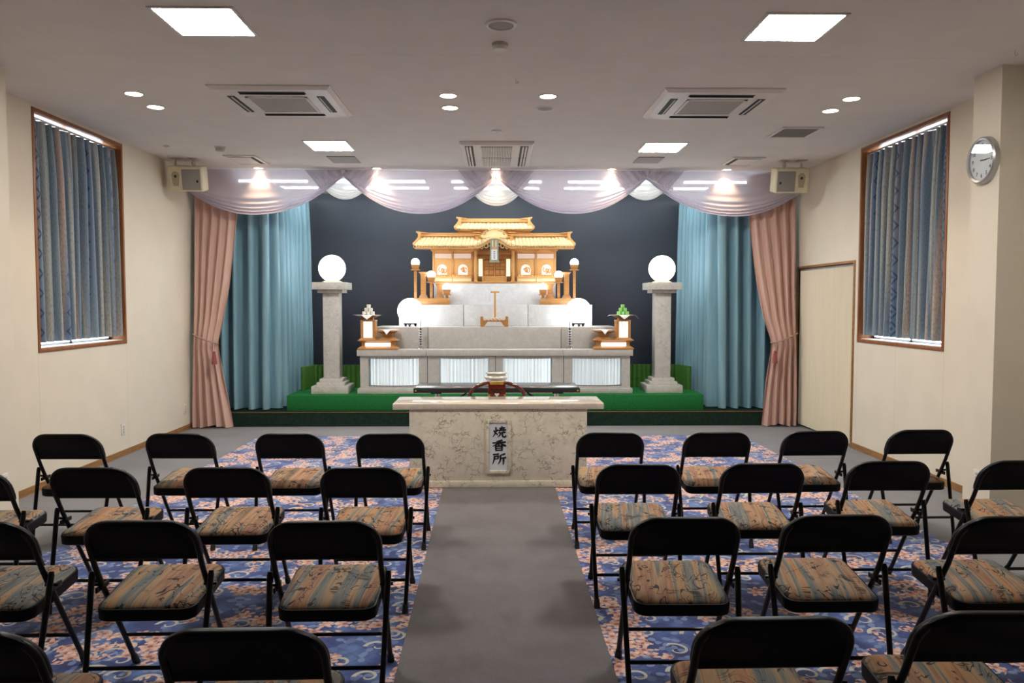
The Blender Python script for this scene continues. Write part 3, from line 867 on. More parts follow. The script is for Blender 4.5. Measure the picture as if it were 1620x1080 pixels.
def cassette(cx, cy, lab):
    root = thing('air_conditioner', (cx, cy, H), lab, 'air conditioner', 'square ceiling air conditioners')
    h = 0.475; z = H - 0.03
    mb = MB()
    mb.frustum((cx - h + 0.03, cx + h - 0.03, cy - h + 0.03, cy + h - 0.03), z, (cx - h, cx + h, cy - h, cy + h), H - 0.008)
    mb.box(cx - h, cx + h, cy - h, cy + h, H - 0.008, H)
    obj('panel', mb, M['white_plastic'], root, smooth=20)
    g = 0.245
    mb = MB()
    mb.box(cx - g, cx + g, cy - g, cy - g + 0.02, z - 0.008, z).box(cx - g, cx + g, cy + g - 0.02, cy + g, z - 0.008, z)
    mb.box(cx - g, cx - g + 0.02, cy - g, cy + g, z - 0.008, z).box(cx + g - 0.02, cx + g, cy - g, cy + g, z - 0.008, z)
    gr = obj('intake_grille', MB().box(cx - g + 0.02, cx + g - 0.02, cy - g + 0.02, cy + g - 0.02, z - 0.004, z), M['acgrille'], root, 'grey mesh intake grille')
    obj('grille_frame', mb, M['white_plastic'], gr)
    for k in range(4):
        Mx = Matrix.Translation((cx, cy, 0)) @ Matrix.Rotation(k * pi / 2, 4, 'Z')
        sl = obj('air_slot', MB().box(-0.26, 0.26, 0.325, 0.385, z - 0.003, z).xf(Mx), M['black_matte'], root, 'dark air slot')
        obj('louver', MB().box(-0.255, 0.255, 0.345, 0.352, z - 0.012, z - 0.003).xf(Mx), M['white_plastic'] if k in (1, 3) else M['black_matte'], sl)
cassette(-1.762, 6.63, 'square ceiling air conditioner with mesh grille on the left side')
cassette(1.79, 6.65, 'square ceiling air conditioner with mesh grille on the right side')

root = thing('air_conditioner', (0, 8.91, H), 'long rectangular ceiling air conditioner on the centre line near the valance', 'air conditioner')
x0, x1, y0, y1 = -0.39, 0.39, 8.24, 9.60; z = H - 0.035
obj('panel', MB().frustum((x0 + 0.02, x1 - 0.02, y0 + 0.02, y1 - 0.02), z, (x0, x1, y0, y1), H - 0.012).box(x0, x1, y0, y1, H - 0.012, H), M['white_plastic'], root, smooth=20)
for ya, yb in ((y0 + 0.1, 8.90), (8.95, y1 - 0.09)):
    g = obj('return_grille', MB().box(-0.165, 0.165, ya, yb, z - 0.003, z), M['vent_grey'], root)
    mb = MB()
    for i in range(19):
        q = -0.162 + i * 0.018
        mb.box(q - 0.0045, q + 0.0045, ya, yb, z - 0.012, z - 0.003)
    obj('slats', mb, M['white_plastic'], g)
    for sx in (-1, 1):
        s = obj('air_slot', MB().box(min(sx * 0.25, sx * 0.335), max(sx * 0.25, sx * 0.335), ya - 0.02, yb, z - 0.004, z), M['black_matte'], root, 'dark air slot')
        mb = MB()
        for q in (0.272, 0.305): mb.box(min(sx * q, sx * (q + 0.018)), max(sx * q, sx * (q + 0.018)), ya - 0.02, yb, z - 0.012, z - 0.004)
        obj('louver', mb, M['white_plastic'], s)

def vent(x0, x1, y0, y1, lab, style):
    root = thing('ceiling_vent', ((x0 + x1) / 2, (y0 + y1) / 2, H), lab, 'vent', 'small ceiling vents' )
    e = 0.03 if style != 'flat' else 0.0
    if style == 'flat':
        obj('cover', MB().box(x0, x1, y0, y1, H - 0.010, H, 0.003), M['vent_grey'], root)
        return
    mb = MB()
    mb.box(x0, x1, y0, y0 + e, H - 0.016, H).box(x0, x1, y1 - e, y1, H - 0.016, H).box(x0, x0 + e, y0 + e, y1 - e, H - 0.016, H).box(x1 - e, x1, y0 + e, y1 - e, H - 0.016, H)
    obj('frame', mb, M['white_plastic'], root)
    if style == 'slot':
        obj('opening', MB().box(x0 + e, x1 - e, y0 + e, y1 - e, H - 0.003, H), M['black_matte'], root)
        sx = -1 if x0 > 0 else 1
        off = 0.0
        xa, xb = (x0 + e, x1 - e - 0.06) if sx > 0 else (x0 + e + 0.06, x1 - e)
        obj('flap', MB().box(xa, xb, y0 + e + 0.07, y1 - e, H - 0.012, H - 0.003), M['white_plastic'], root)
    else:
        g = obj('grille', MB().box(x0 + e, x1 - e, y0 + e, y1 - e, H - 0.008, H), M['acgrille'], root)
        mb = MB()
        for i in range(9):
            q = y0 + e + (y1 - y0 - 2 * e) * (i + 0.5) / 9
            mb.box(x0 + e, x1 - e, q - 0.004, q + 0.004, H - 0.014, H - 0.008)
        obj('slats', mb, M['vent_grey'], g)
vent(-3.11, -2.745, 9.05, 9.58, 'white-framed ceiling vent with a dark slot by the left loudspeaker', 'slot')
vent(2.72, 3.10, 9.05, 9.56, 'white-framed ceiling vent with a dark slot by the right loudspeaker', 'slot')
vent(-1.95, -1.625, 9.10, 9.51, 'flat grey ceiling cover behind the far left panel light', 'flat')
vent(1.63, 1.93, 9.07, 9.45, 'flat grey ceiling cover behind the far right panel light', 'flat')
vent(2.72, 3.12, 7.50, 7.95, 'slatted ceiling vent between the right window and the downlight pair', 'grille')

root = thing('ceiling_speaker', (0.028, 4.80, H), 'round flush ceiling speaker with grey mesh on the centre line', 'speaker')
obj('rim', MB().lathe([(0.074, -0.010), (0.078, -0.014), (0.094, -0.010), (0.097, 0.0)], (0.028, 4.80, H), 40, cap=False), M['white_plastic'], root)
obj('mesh_cover', MB().lathe([(0.0, -0.011), (0.04, -0.011), (0.076, -0.009), (0.076, 0.0)], (0.028, 4.80, H), 40), M['grille'], root)
root = thing('fire_detector', (0.022, 5.16, H), 'round white fire detector just behind the ceiling speaker', 'detector')
obj('base', MB().lathe([(0.052, 0.0), (0.052, -0.018), (0.048, -0.020)], (0.022, 5.16, H), 32), M['ivory_grey'], root)
obj('sensor_head', MB().lathe([(0.049, -0.020), (0.047, -0.036), (0.042, -0.042), (0.0, -0.044)], (0.022, 5.16, H), 32), M['white_plastic'], root)
mb = MB().lathe([(0.052, 0.0), (0.052, -0.008), (0.03, -0.012), (0.022, -0.020), (0.0, -0.022)], (0.002, 7.75, H), 24)
one('fire_detector', mb, M['white_plastic'], 'small flat white detector in front of the central air conditioner', 'detector')
root = thing('fire_detector', (-2.982, 8.60, H), 'boxy round detector on the ceiling in front of the left slot vent', 'detector')
obj('base', MB().lathe([(0.062, 0.0), (0.062, -0.008)], (-2.982, 8.6, H), 24), M['white_plastic'], root)
obj('sensor_head', MB().lathe([(0.048, -0.008), (0.045, -0.040), (0.036, -0.046), (0.0, -0.047)], (-2.982, 8.6, H), 24), M['ivory_grey'], root)
root = thing('ceiling_hanger', (-3.531, 8.54, H), 'small ceiling disc with a thin hanging wire near the left wall', 'hanger')
obj('disc', MB().lathe([(0.032, 0.0), (0.032, -0.008), (0.012, -0.014), (0.0, -0.014)], (-3.531, 8.54, H), 20), M['ivory_grey'], root)
obj('wire', MB().cyl((-3.531, 8.54, H - 0.012), (-3.531, 8.54, H - 0.15), 0.0018, n=6), M['white_plastic'], root)
def hook(p, lab):
    x, y = p
    pts = [(x, y, H)] + [(x, y, H - 0.02)] + [(x + 0.009 * (1 - cos(a)), y, H - 0.028 - 0.010 * sin(a)) for a in [i * pi / 8 * 1.3 for i in range(9)]]
    one('ceiling_hook', MB().tube(pts, 0.0022, 6), M['ivory_grey'], lab, 'hook')
q = atz(816, 124, H); hook((q.x, q.y), 'tiny metal hook in the ceiling ahead of the right downlight')
q = atz(1606, 79, H); hook((q.x, q.y), 'tiny metal hook in the ceiling by the right pillar')

# ---- fluorescent tubes over the altar, behind the valance
row = 0
for Y, rl in ((10.62, 'front'), (11.22, 'rear')):
    for k, (X, cl) in enumerate(((-3.12, 'leftmost'), (-1.56, 'second from left'), (0.0, 'central'), (1.56, 'second from right'), (3.12, 'rightmost'))):
        root = thing('tube_light', (X, Y, H), '%s fluorescent tube light in the %s row above the altar' % (cl, rl), 'tube light', 'tube lights above the altar')
        obj('housing', MB().prism([(Y - 0.045, H), (Y + 0.045, H), (Y + 0.022, H - 0.035), (Y - 0.022, H - 0.035)], X - 0.62, X + 0.62, 'x'), M['white_plastic'], root)
        obj('tube', MB().cyl((X - 0.60, Y, H - 0.057), (X + 0.60, Y, H - 0.057), 0.016, n=14), M['e_tube'], root)
        for sx in (-1, 1):
            obj('socket', MB().box(X + sx * 0.61 - 0.01, X + sx * 0.61 + 0.01, Y - 0.018, Y + 0.018, H - 0.078, H - 0.034, 0.003), M['white_plastic'], root)

# ---- loudspeakers on ceiling brackets
def speaker(cx, sg, lab):
    root = thing('loudspeaker', (cx, 9.24, 2.88), lab, 'speaker', 'ceiling-hung loudspeakers')
    w_, h_, dp = 0.195, 0.145, 0.24
    Mx = Matrix.Translation((cx, 9.24, 3.026)) @ Matrix.Rotation(sg * R(4), 4, 'Z') @ Matrix.Rotation(R(12), 4, 'X')
    mb = MB().box(-w_, w_, 0, dp, -h_, h_, 0.02, 3)
    obj('cabinet', mb.xf(Mx), M['ivory_plastic'], root)
    s = sg         # grille towards the hall centre
    mb = MB().box(min(s * -0.035, s * 0.172), max(s * -0.035, s * 0.172), -0.006, 0.004, -h_ + 0.02, h_ - 0.035, 0.004)
    g = obj('grille', mb.xf(Mx), M['grille'], root, 'grey mesh grille')
    bd = MB().lathe([(0.012, 0), (0.012, 0.004), (0.0, 0.005)], (0, 0, 0), 16).xf(Matrix.Translation((s * 0.138, -0.006, -0.025)) @ Matrix.Rotation(R(90), 4, 'X') @ Matrix.Diagonal((1, 1.3, 1, 1)))
    obj('badge', bd.xf(Mx), M['rubber'], g)
    # horn recess as a stepped flare
    cxh = s * -0.105
    mb = MB().prism([(cxh - 0.03, -0.08), (cxh + 0.03, -0.08), (cxh + 0.045, 0.05), (cxh + 0.02, 0.085), (cxh - 0.02, 0.085), (cxh - 0.045, 0.05)], -0.005, 0.0)
    hn = obj('horn', mb.xf(Mx), plain_horn, root)
    obj('horn_throat', MB().lathe([(0.016, 0), (0.010, 0.004), (0.0, 0.004)], (0, 0, 0), 14).xf(Mx @ Matrix.Translation((cxh, -0.005, 0.03)) @ Matrix.Rotation(R(90), 4, 'X')), M['black_matte'], hn)
    for dx, rr in ((s * 0.09, 0.013), (s * -0.115, 0.007)):
        px_ = cx + dx
        mb = MB().cyl((px_, 9.27, 3.14), (px_, 9.27, H - 0.004), rr, n=12)
        mb.box(px_ - 0.055, px_ + 0.055, 9.22, 9.32, H - 0.008, H, 0.003)
        mb.lathe([(rr * 1.9, 0.0), (rr * 1.9, 0.035)], (px_, 9.27, 3.195), 12)
        obj('bracket', mb, M['ivory_grey'], root)
plain_horn = plain('horn_flare', (0.36, 0.31, 0.20, 1), 0.5)
speaker(-3.612, 1, 'cream loudspeaker hung from the ceiling above the left pink curtain')
speaker(3.478, -1, 'cream loudspeaker hung from the ceiling above the right pink curtain')

# ---- clock on the right pillar
cc = Vector((3.56, 5.70, 2.632)); rr = 0.168
root = thing('wall_clock', cc, 'round silver-rimmed wall clock on the right pillar', 'clock')
Mc = Matrix.Translation(cc) @ Matrix(((0, 0, -1, 0), (-1, 0, 0, 0), (0, 1, 0, 0), (0, 0, 0, 1)))   # local x = towards camera side, y = up, z = into the room
obj('rim', MB().lathe([(rr - 0.026, 0.026), (rr - 0.024, 0.040), (rr - 0.010, 0.046), (rr, 0.036), (rr + 0.002, 0.0), (0.0, 0.0)], (0, 0, 0), 64, cap=False).xf(Mc), M['clock_ring'], root)
dial = obj('dial', MB().lathe([(0.0, 0.026), (rr - 0.024, 0.026), (rr - 0.024, 0.02)], (0, 0, 0), 48).xf(Mc), M['sign_paper'], root, smooth=0)
for k in range(1, 13):
    a = R(90 - 30 * k)
    t = text_mb(str(k), 0.040, 0.0005, 0.0004).xf(Matrix.Translation((0.110 * cos(a), 0.110 * sin(a), 0.0268)))
    obj('numeral', t.xf(Mc), M['ink'], dial)
for L, wd, an, nm in ((0.062, 0.007, 93, 'hour_hand'), (0.098, 0.005, 90, 'minute_hand')):
    mb = MB().box(-0.015, L, -wd / 2, wd / 2, 0.029, 0.0305).xf(Matrix.Rotation(R(90 - an), 4, 'Z'))
    obj(nm, mb.xf(Mc), M['ink'], root)
obj('glass_cover', MB().lathe([(0.0, 0.037), (rr - 0.024, 0.037)], (0, 0, 0), 48, cap=False).xf(Mc), M['glass'], root)

# ---- wall plates
def plate(X, sg, y, z, lab, w_=0.036, h_=0.06, rock=True):
    root = thing('wall_plate', (X, y, z - h_), lab, 'wall plate', 'wall switch plates')
    x0, x1 = sorted((X, X + sg * 0.010))
    obj('cover', MB().box(x0, x1, y - w_, y + w_, z - h_, z + h_, 0.003), M['white_plastic'], root)
    for k in range(3):
        q = z - 0.028 + k * 0.028
        x0, x1 = sorted((X + sg * 0.010, X + sg * 0.013))
        obj('socket', MB().box(x0, x1, y - 0.014, y + 0.014, q - 0.010, q + 0.010, 0.001), M['ivory_grey'], root)
plate(WL, 1, 8.19, 0.278, 'white socket plate low on the left wall below the window corner')
plate(WL, 1, 9.80, 0.272, 'white socket plate low on the left wall beside the pink curtain')
plate(-3.53, 1, 5.63, 0.314, 'white socket plate on the left pillar at the picture edge')
plate(3.56, -1, 5.68, 0.305, 'white socket plate low on the right pillar')

# ================================================================ altar
AX = -0.02
Y1, Y2, Y3, Y4, YE = 10.30, 10.60, 11.00, 11.30, 11.93
Z1, Z2, Z3, Z4 = 0.978, 1.267, 1.565, 1.868
GX = (-1.805, -0.916, -0.018, 0.884, 1.770)
names = ('leftmost stone altar cabinet with a lit slatted panel', 'stone altar cabinet with a lit slatted panel, left of the middle seam',
         'stone altar cabinet with a lit slatted panel, right of the middle seam', 'rightmost stone altar cabinet with a lit slatted panel')
for k in range(4):
    x0, x1 = GX[k] + 0.004, GX[k + 1] - 0.004
    cx = (x0 + x1) / 2
    cp = (-1.363, -0.43, 0.40, 1.327)[k]                      # panel centre
    root = thing('altar_cabinet', (cx, Y1 + 0.13, PZ), names[k], 'altar cabinet', 'altar base cabinets')
    hw = 0.32; za, zb = 0.500, 0.858
    mb = MB()
    # body around the panel opening
    mb.box(x0, cp - hw - 0.01, Y1 + 0.03, Y1 + 0.26, PZ + 0.07, 0.894).box(cp + hw + 0.01, x1, Y1 + 0.03, Y1 + 0.26, PZ + 0.07, 0.894)
    mb.box(cp - hw - 0.01, cp + hw + 0.01, Y1 + 0.03, Y1 + 0.26, zb + 0.002, 0.894).box(cp - hw - 0.01, cp + hw + 0.01, Y1 + 0.03, Y1 + 0.26, PZ + 0.07, za - 0.012)
    mb.box(cp - hw - 0.01, cp + hw + 0.01, Y1 + 0.2, Y1 + 0.26, za - 0.012, zb + 0.002)
    obj('body', mb, M['stone'], root)
    px0 = x0 - (0.034 if k == 0 else 0); px1 = x1 + (0.030 if k == 3 else 0)
    obj('plinth', MB().box(px0, px1, Y1, Y1 + 0.28, PZ, PZ + 0.07, 0.006), M['stone'], root)
    # bowed slatted light panel
    mb = MB(); n = 39
    def bow(q): return Y1 + 0.13 - 0.12 * sqrt(max(0, 1 - (q * 0.92) ** 2)) + 0.04
    def gl(u, v): q = 2 * u - 1; return Vector((cp + hw * q, bow(q) + 0.006, za + (zb - za) * v))
    pl = obj('light_panel', mb.sheet(gl, 40, 1), M['e_slats'], root, 'glowing white panel with thin vertical slats')
    mb = MB()
    for i in range(n):
        q = -1 + 2 * (i + 0.5) / n
        X = cp + hw * q
        mb.box(X - 0.0022, X + 0.0022, bow(q) - 0.006, bow(q) + 0.006, za, zb)
    obj('slats', mb, M['steel_slat'] if 'steel_slat' in M else M['stone_w'], pl)
    mb = MB()
    for z0_, z1_ in ((za - 0.022, za), (zb - 0.004, zb + 0.012)):
        A_ = [(cp + hw * (-1 + 2 * i / 24), bow(-1 + 2 * i / 24) - 0.010) for i in range(25)]
        mb.prism(A_ + [(cp + hw, Y1 + 0.2), (cp - hw, Y1 + 0.2)], z0_, z1_, 'z')
    obj('panel_rim', mb, M['rim_metal'] if 'rim_metal' in M else M['steel'], pl)
for x0, x1, lab in ((-1.838, -0.931, 'stone slab topping the leftmost altar cabinet'), (-0.927, 0.871, 'long middle stone slab topping the two central altar cabinets'), (0.875, 1.798, 'stone slab topping the rightmost altar cabinet')):
    one('altar_slab', MB().box(x0, x1, Y1 - 0.005, Y2 + 0.05, 0.894, Z1, 0.005), M['stone'], lab, 'altar slab', 'altar base slabs')
for x0, x1, lab in ((-1.645, -0.934, 'grey stone riser block at the left of the second altar tier'), (-0.927, 0.869, 'long grey stone riser block in the middle of the second altar tier'), (0.876, 1.62, 'grey stone riser block at the right of the second altar tier')):
    one('altar_riser', MB().box(x0, x1, Y2, Y3 + 0.3, Z1, Z2, 0.005), M['stone'], lab, 'altar riser', 'second tier risers')
f3 = Y3 / 10.85
for x0, x1, lab in ((-1.351 * f3, -0.462 * f3, 'white stone riser block at the left of the third altar tier'), (-0.455 * f3, 0.426 * f3, 'white stone riser block in the middle of the third altar tier'), (0.433 * f3, 1.322 * f3, 'white stone riser block at the right of the third altar tier')):
    one('altar_riser', MB().box(x0, x1, Y3, Y4 + 0.3, Z2, Z3, 0.005), M['stone_w'], lab, 'altar riser', 'third tier risers')
f4 = Y4 / 11.1
one('altar_riser', MB().box(-0.89 * f4, 0.833 * f4, Y4, YE - 0.02, Z3, Z4, 0.003), M['stone_w'], 'single white stone riser block directly under the wooden shrine', 'altar riser')

# ---- marble pillars with globe lamps
def pillar(cx, cy, lab):
    root = thing('globe_pillar_lamp', (cx, cy, PZ), lab, 'pillar lamp', 'marble pillar lamps')
    z = PZ
    sq = lambda h, z0, z1, b=0.004: MB().box(cx - h, cx + h, cy - h, cy + h, z0, z1, b)
    mb = sq(0.242, z, z + 0.10)
    for h, z0, z1 in ((0.185, z + 0.10, z + 0.145), (0.152, z + 0.145, z + 0.19)): mb.box(cx - h, cx + h, cy - h, cy + h, z0, z1, 0.004)
    obj('stepped_base', mb, M['marble_p'], root)
    obj('shaft', sq(0.106, z + 0.19, 1.725), M['marble_p'], root)
    mb = sq(0.165, 1.725, 1.768)
    mb.box(cx - 0.222, cx + 0.222, cy - 0.222, cy + 0.222, 1.768, 1.862, 0.004)
    obj('capital', mb, M['marble_p'], root)
    obj('collar', MB().lathe([(0.135, 1.862), (0.135, 1.872), (0.115, 1.882), (0.09, 1.884)], (cx, cy, 0), 36), M['gold'], root, 'brass collar')
    gl = obj('globe', MB().ball((cx, cy, 2.052), 0.178, 40, 1.0, -1.22), M['e_globe'], root, 'glowing white globe', smooth=80)
pillar(-2.20, 10.55, 'marble pillar topped by a glowing globe, left of the altar')
pillar(2.23, 10.58, 'marble pillar topped by a glowing globe, right of the altar')

# ---- globe lamps on the second tier
def globe(cx, cy, lab, zz=0.0):
    root = thing('globe_lamp', (cx, cy, Z2), lab, 'globe lamp', 'footed globe lamps')
    mb = MB().lathe([(0.052, Z2 + 0.030), (0.092, Z2 + 0.034), (0.094, Z2 + 0.048), (0.05, Z2 + 0.054)], (cx, cy, 0), 28)
    obj('base_ring', mb, M['black_metal'], root)
    for k in range(3):
        a = R(90 + 120 * k + 60)
        p = Vector((cx + 0.078 * cos(a), cy + 0.078 * sin(a), Z2))
        obj('foot', MB().lathe([(0.020, 0), (0.010, 0.010), (0.024, 0.024), (0.014, 0.036)], p, 12), M['black_metal'], root)
    obj('globe', MB().ball((cx, cy, Z2 + 0.215), 0.174, 40, 1.0, -1.15), M['e_globe'], root, 'glowing white globe', smooth=80)
globe(-1.19, 10.80, 'glowing globe lamp on small feet at the left of the second altar tier')
globe(1.125, 10.80, 'glowing globe lamp on small feet at the right of the second altar tier')

# ---- ringed silver candle stands on the base slab
def ringed(cx, cy, lab):
    root = thing('ringed_stand', (cx, cy, Z1), lab, 'ornament stand', 'silver ringed stands')
    prof = [(0.048, 0.0), (0.05, 0.006), (0.036, 0.016), (0.018, 0.034)]
    obj('foot', MB().lathe(prof + [(0.012, 0.045)], (cx, cy, Z1), 20), M['chrome'], root)
    pr = []
    for k in range(7):
        z = 0.040 + k * 0.032; r = 0.040 - k * 0.0032
        pr += [(0.010, z), (0.012, z + 0.004)]
        obj('ring', MB().lathe([(0.008, z + 0.004), (r * 0.75, z + 0.002), (r, z + 0.007), (r, z + 0.014), (r * 0.7, z + 0.019), (0.008, z + 0.018)], (cx, cy, Z1), 20), M['dull_steel'], root)
    obj('stem', MB().lathe(pr + [(0.008, 0.275)], (cx, cy, Z1), 20), M['black_metal'], root, 'dark core')
    obj('drip_pan', MB().lathe([(0.006, 0.270), (0.034, 0.284), (0.036, 0.289), (0.006, 0.284)], (cx, cy, Z1), 20), M['chrome'], root)
    obj('spire', MB().lathe([(0.006, 0.28), (0.0045, 0.35), (0.003, 0.50), (0.0, 0.515)], (cx, cy, Z1), 10), M['steel'], root)
ringed(-1.015, 10.45, 'silver ringed stand with a thin spire in front of the left globe lamp')
ringed(0.975, 10.45, 'silver ringed stand with a thin spire in front of the right globe lamp')

# ---- stepped bulb lamps on the third tier
def bulblamp(sg, lab):
    cx = -0.925 if sg < 0 else 0.875
    cy, z = 11.14, Z3
    root = thing('stepped_bulb_lamp', (cx, cy, z), lab, 'altar lamp', 'stepped bulb lamps')
    X = lambda d: cx + sg * d                  # d > 0 is outward
    mb = MB().box(cx - 0.262, cx + 0.262, cy - 0.09, cy + 0.09, z, z + 0.058, 0.003)
    mb.frustum((cx - 0.262, cx + 0.262, cy - 0.09, cy + 0.09), z + 0.058, (cx - 0.245, cx + 0.245, cy - 0.075, cy + 0.075), z + 0.092)
    obj('base', mb, M['keyaki'], root)
    t = z + 0.092
    def post(d, top, w=0.019):
        x = X(d); obj('post', MB().box(x - w, x + w, cy - w - 0.03, cy + w - 0.03, t, top), M['keyaki'], root)
        # cup and bulb
        mb = MB().box(x - 0.062, x + 0.062, cy - 0.092, cy + 0.032, top, top + 0.012, 0.002)
        c = obj('cup', mb.frustum((x - 0.040, x + 0.040, cy - 0.07, cy + 0.01), top + 0.012, (x - 0.056, x + 0.056, cy - 0.086, cy + 0.026), top + 0.082), M['keyaki'], root)
        obj('bulb', MB().ball((x, cy - 0.03, top + 0.108), 0.060, 24), M['e_bulb'], c, smooth=80)
    def flare(d, top):
        x = X(d)
        mb = MB()
        def pr(s, z): return (x - s, x + s, cy - s * 0.8 + 0.02, cy + s * 0.8 + 0.02)
        lv = [(0.062, t), (0.052, t + 0.03), (0.036, t + 0.055), (0.036, top - 0.045), (0.044, top - 0.018), (0.058, top)]
        for (a, za), (b2, zb_) in zip(lv[:-1], lv[1:]): mb.frustum(pr(a, za), za, pr(b2, zb_), zb_)
        mb.box(x - 0.062, x + 0.062, cy - 0.035, cy + 0.075, top, top + 0.010)
        obj('flared_column', mb, M['keyaki'], root)
    post(0.222, 2.05); flare(0.115, 2.02); post(0.0, 1.875); flare(-0.118, 1.85); post(-0.222, 1.70)
bulblamp(-1, 'stepped wooden lamp with three bright bulbs left of the shrine')
bulblamp(1, 'stepped wooden lamp with three bright bulbs right of the shrine')

# ---- lantern offering stands at the ends of the base slab
def offering(cx, sg, side, cake, cname):
    """sg = direction of the tall lantern (outward)"""
    cy, z = 10.42, Z1
    root = thing('lantern_offering_stand', (cx, cy, z), 'amber wooden offering stand with lit lantern, %s end of the base slab' % side, 'offering stand', 'lantern offering stands')
    hw, hd = 0.265, 0.13
    R4 = lambda s, dy=0.0, c=None: ((c if c is not None else cx) - s, (c if c is not None else cx) + s, cy - hd + dy, cy + hd - dy)
    mb = MB().box(cx - hw, cx + hw, cy - hd, cy + hd, z, z + 0.018, 0.002)
    mb.frustum(R4(hw), z + 0.018, R4(hw - 0.045, 0.04), z + 0.046)
    mb.box(cx - hw + 0.05, cx + hw - 0.05, cy - hd + 0.045, cy + hd - 0.045, z + 0.046, z + 0.098)
    mb.frustum(R4(hw - 0.04, 0.035), z + 0.098, R4(hw, 0), z + 0.118)
    mb.box(cx - hw, cx + hw, cy - hd, cy + hd, z + 0.118, z + 0.126)
    obj('base', mb, M['keyaki'], root)
    obj('base_light', MB().box(cx - 0.165, cx + 0.165, cy - hd + 0.038, cy - hd + 0.046, z + 0.040, z + 0.088), M['e_lantern2'], root, 'glowing white strip')
    # tall lantern
    lx = cx + sg * 0.130; t = z + 0.126
    mb = MB()
    def r2(c, s): return (c - s, c + s, cy - s, cy + s)
    mb.frustum(r2(lx, 0.125), t, r2(lx, 0.092), t + 0.028)
    for a in (-1, 1):
        for b2 in (-1, 1):
            mb.box(lx + a * 0.078 - 0.016, lx + a * 0.078 + 0.016, cy + b2 * 0.078 - 0.016, cy + b2 * 0.078 + 0.016, t + 0.028, t + 0.262)
    mb.box(lx - 0.098, lx + 0.098, cy - 0.098, cy + 0.098, t + 0.245, t + 0.262, 0.002)
    mb.box(lx - 0.06, lx + 0.06, cy - 0.06, cy + 0.06, t + 0.262, t + 0.288)
    mb.frustum(r2(lx, 0.065), t + 0.288, r2(lx, 0.145), t + 0.325)
    ln = obj('lantern', mb, M['keyaki'], root)
    obj('lantern_glass', MB().box(lx - 0.070, lx + 0.070, cy - 0.070, cy + 0.070, t + 0.03, t + 0.245), M['e_lslats'], ln, 'glowing slatted lantern glass')
    # low stand
    wx = cx - sg * 0.125; top = 1.232
    mb = MB()
    mb.frustum(r2(wx, 0.125), t, r2(wx, 0.070), t + 0.036)
    mb.box(wx - 0.062, wx + 0.062, cy - 0.062, cy + 0.062, t + 0.036, top - 0.045)
    mb.frustum(r2(wx, 0.068), top - 0.045, r2(wx, 0.132), top - 0.018)
    mb.box(wx - 0.132, wx + 0.132, cy - 0.132, cy + 0.132, top - 0.018, top, 0.003)
    obj('low_pedestal', mb, M['keyaki'], root)
    # papers
    def paper(px, pz, droop, lab, xs=1.0):
        hs = 0.150
        def fn(u, v):
            a, b2 = 2 * u - 1, 2 * v - 1
            x, y = (a - b2) * hs * 0.74 * xs, min((a + b2) * hs * 0.74, 0.168)
            over = max(0, abs(x) - 0.165)
            fl = max(0, -y - 0.149)
            return Vector((px + x, cy + y + fl * 0.75, pz + 0.003 - droop * over * (1.0 + 0.4 * a) * 0.8 - fl * 0.8))
        one('paper_sheet', MB().sheet(fn, 16, 16), M['paper'], lab, 'paper', 'white papers on the offering stands', base=(px, cy, pz))
    tz = t + 0.325
    paper(lx, tz, -0.10 if sg < 0 else 0.9, 'white paper under the %s sweets' % cname)
    paper(wx, top, 0.45, 'white paper on the empty low pedestal of the %s offering stand' % side, 0.62)
    # pyramid of sweets
    r, hh = 0.026, 0.046
    lay = [('bottom', 3), ('middle', 2), ('top', 1)]
    for li, (ln_, n) in enumerate(lay):
        for k in range(n):
            x = lx + (k - (n - 1) / 2) * 0.056
            nm = {3: ('left', 'middle', 'right')[k], 2: ('left', 'right', '')[k], 1: ''}[n]
            y = cy - 0.03 + li * 0.012
            mb = MB().lathe([(r * 0.8, 0), (r, 0.004), (r, hh - 0.004), (r * 0.82, hh)], (x, y, tz + 0.004 + li * (hh + 0.0005)), 14)
            one('sweet', mb, cake, ('single %s sweet crowning the %s-coloured pyramid' % (cname, cname)) if n == 1 else '%s %s sweet in the %s layer of the %s pyramid' % (nm, cname, ln_, cname), 'sweet', '%s stacked sweets' % cname)
    for x in (-0.028, 0.028):
        mb = MB().lathe([(r * 0.8, 0), (r, 0.004), (r, hh - 0.004), (r * 0.82, hh)], (lx + x, cy + 0.030, tz + 0.004), 14)
        one('sweet', mb, cake, '%s %s sweet in the back of the bottom layer of the %s pyramid' % ('left' if x < 0 else 'right', cname, cname), 'sweet', '%s stacked sweets' % cname)
M['e_lantern2'] = emit('lantern_strip', (1.0, 0.96, 0.88, 1), 2.0)
offering(-1.565, -1, 'left', M['white_cake'], 'white')
offering(1.545, 1, 'right', M['green_cake'], 'green')

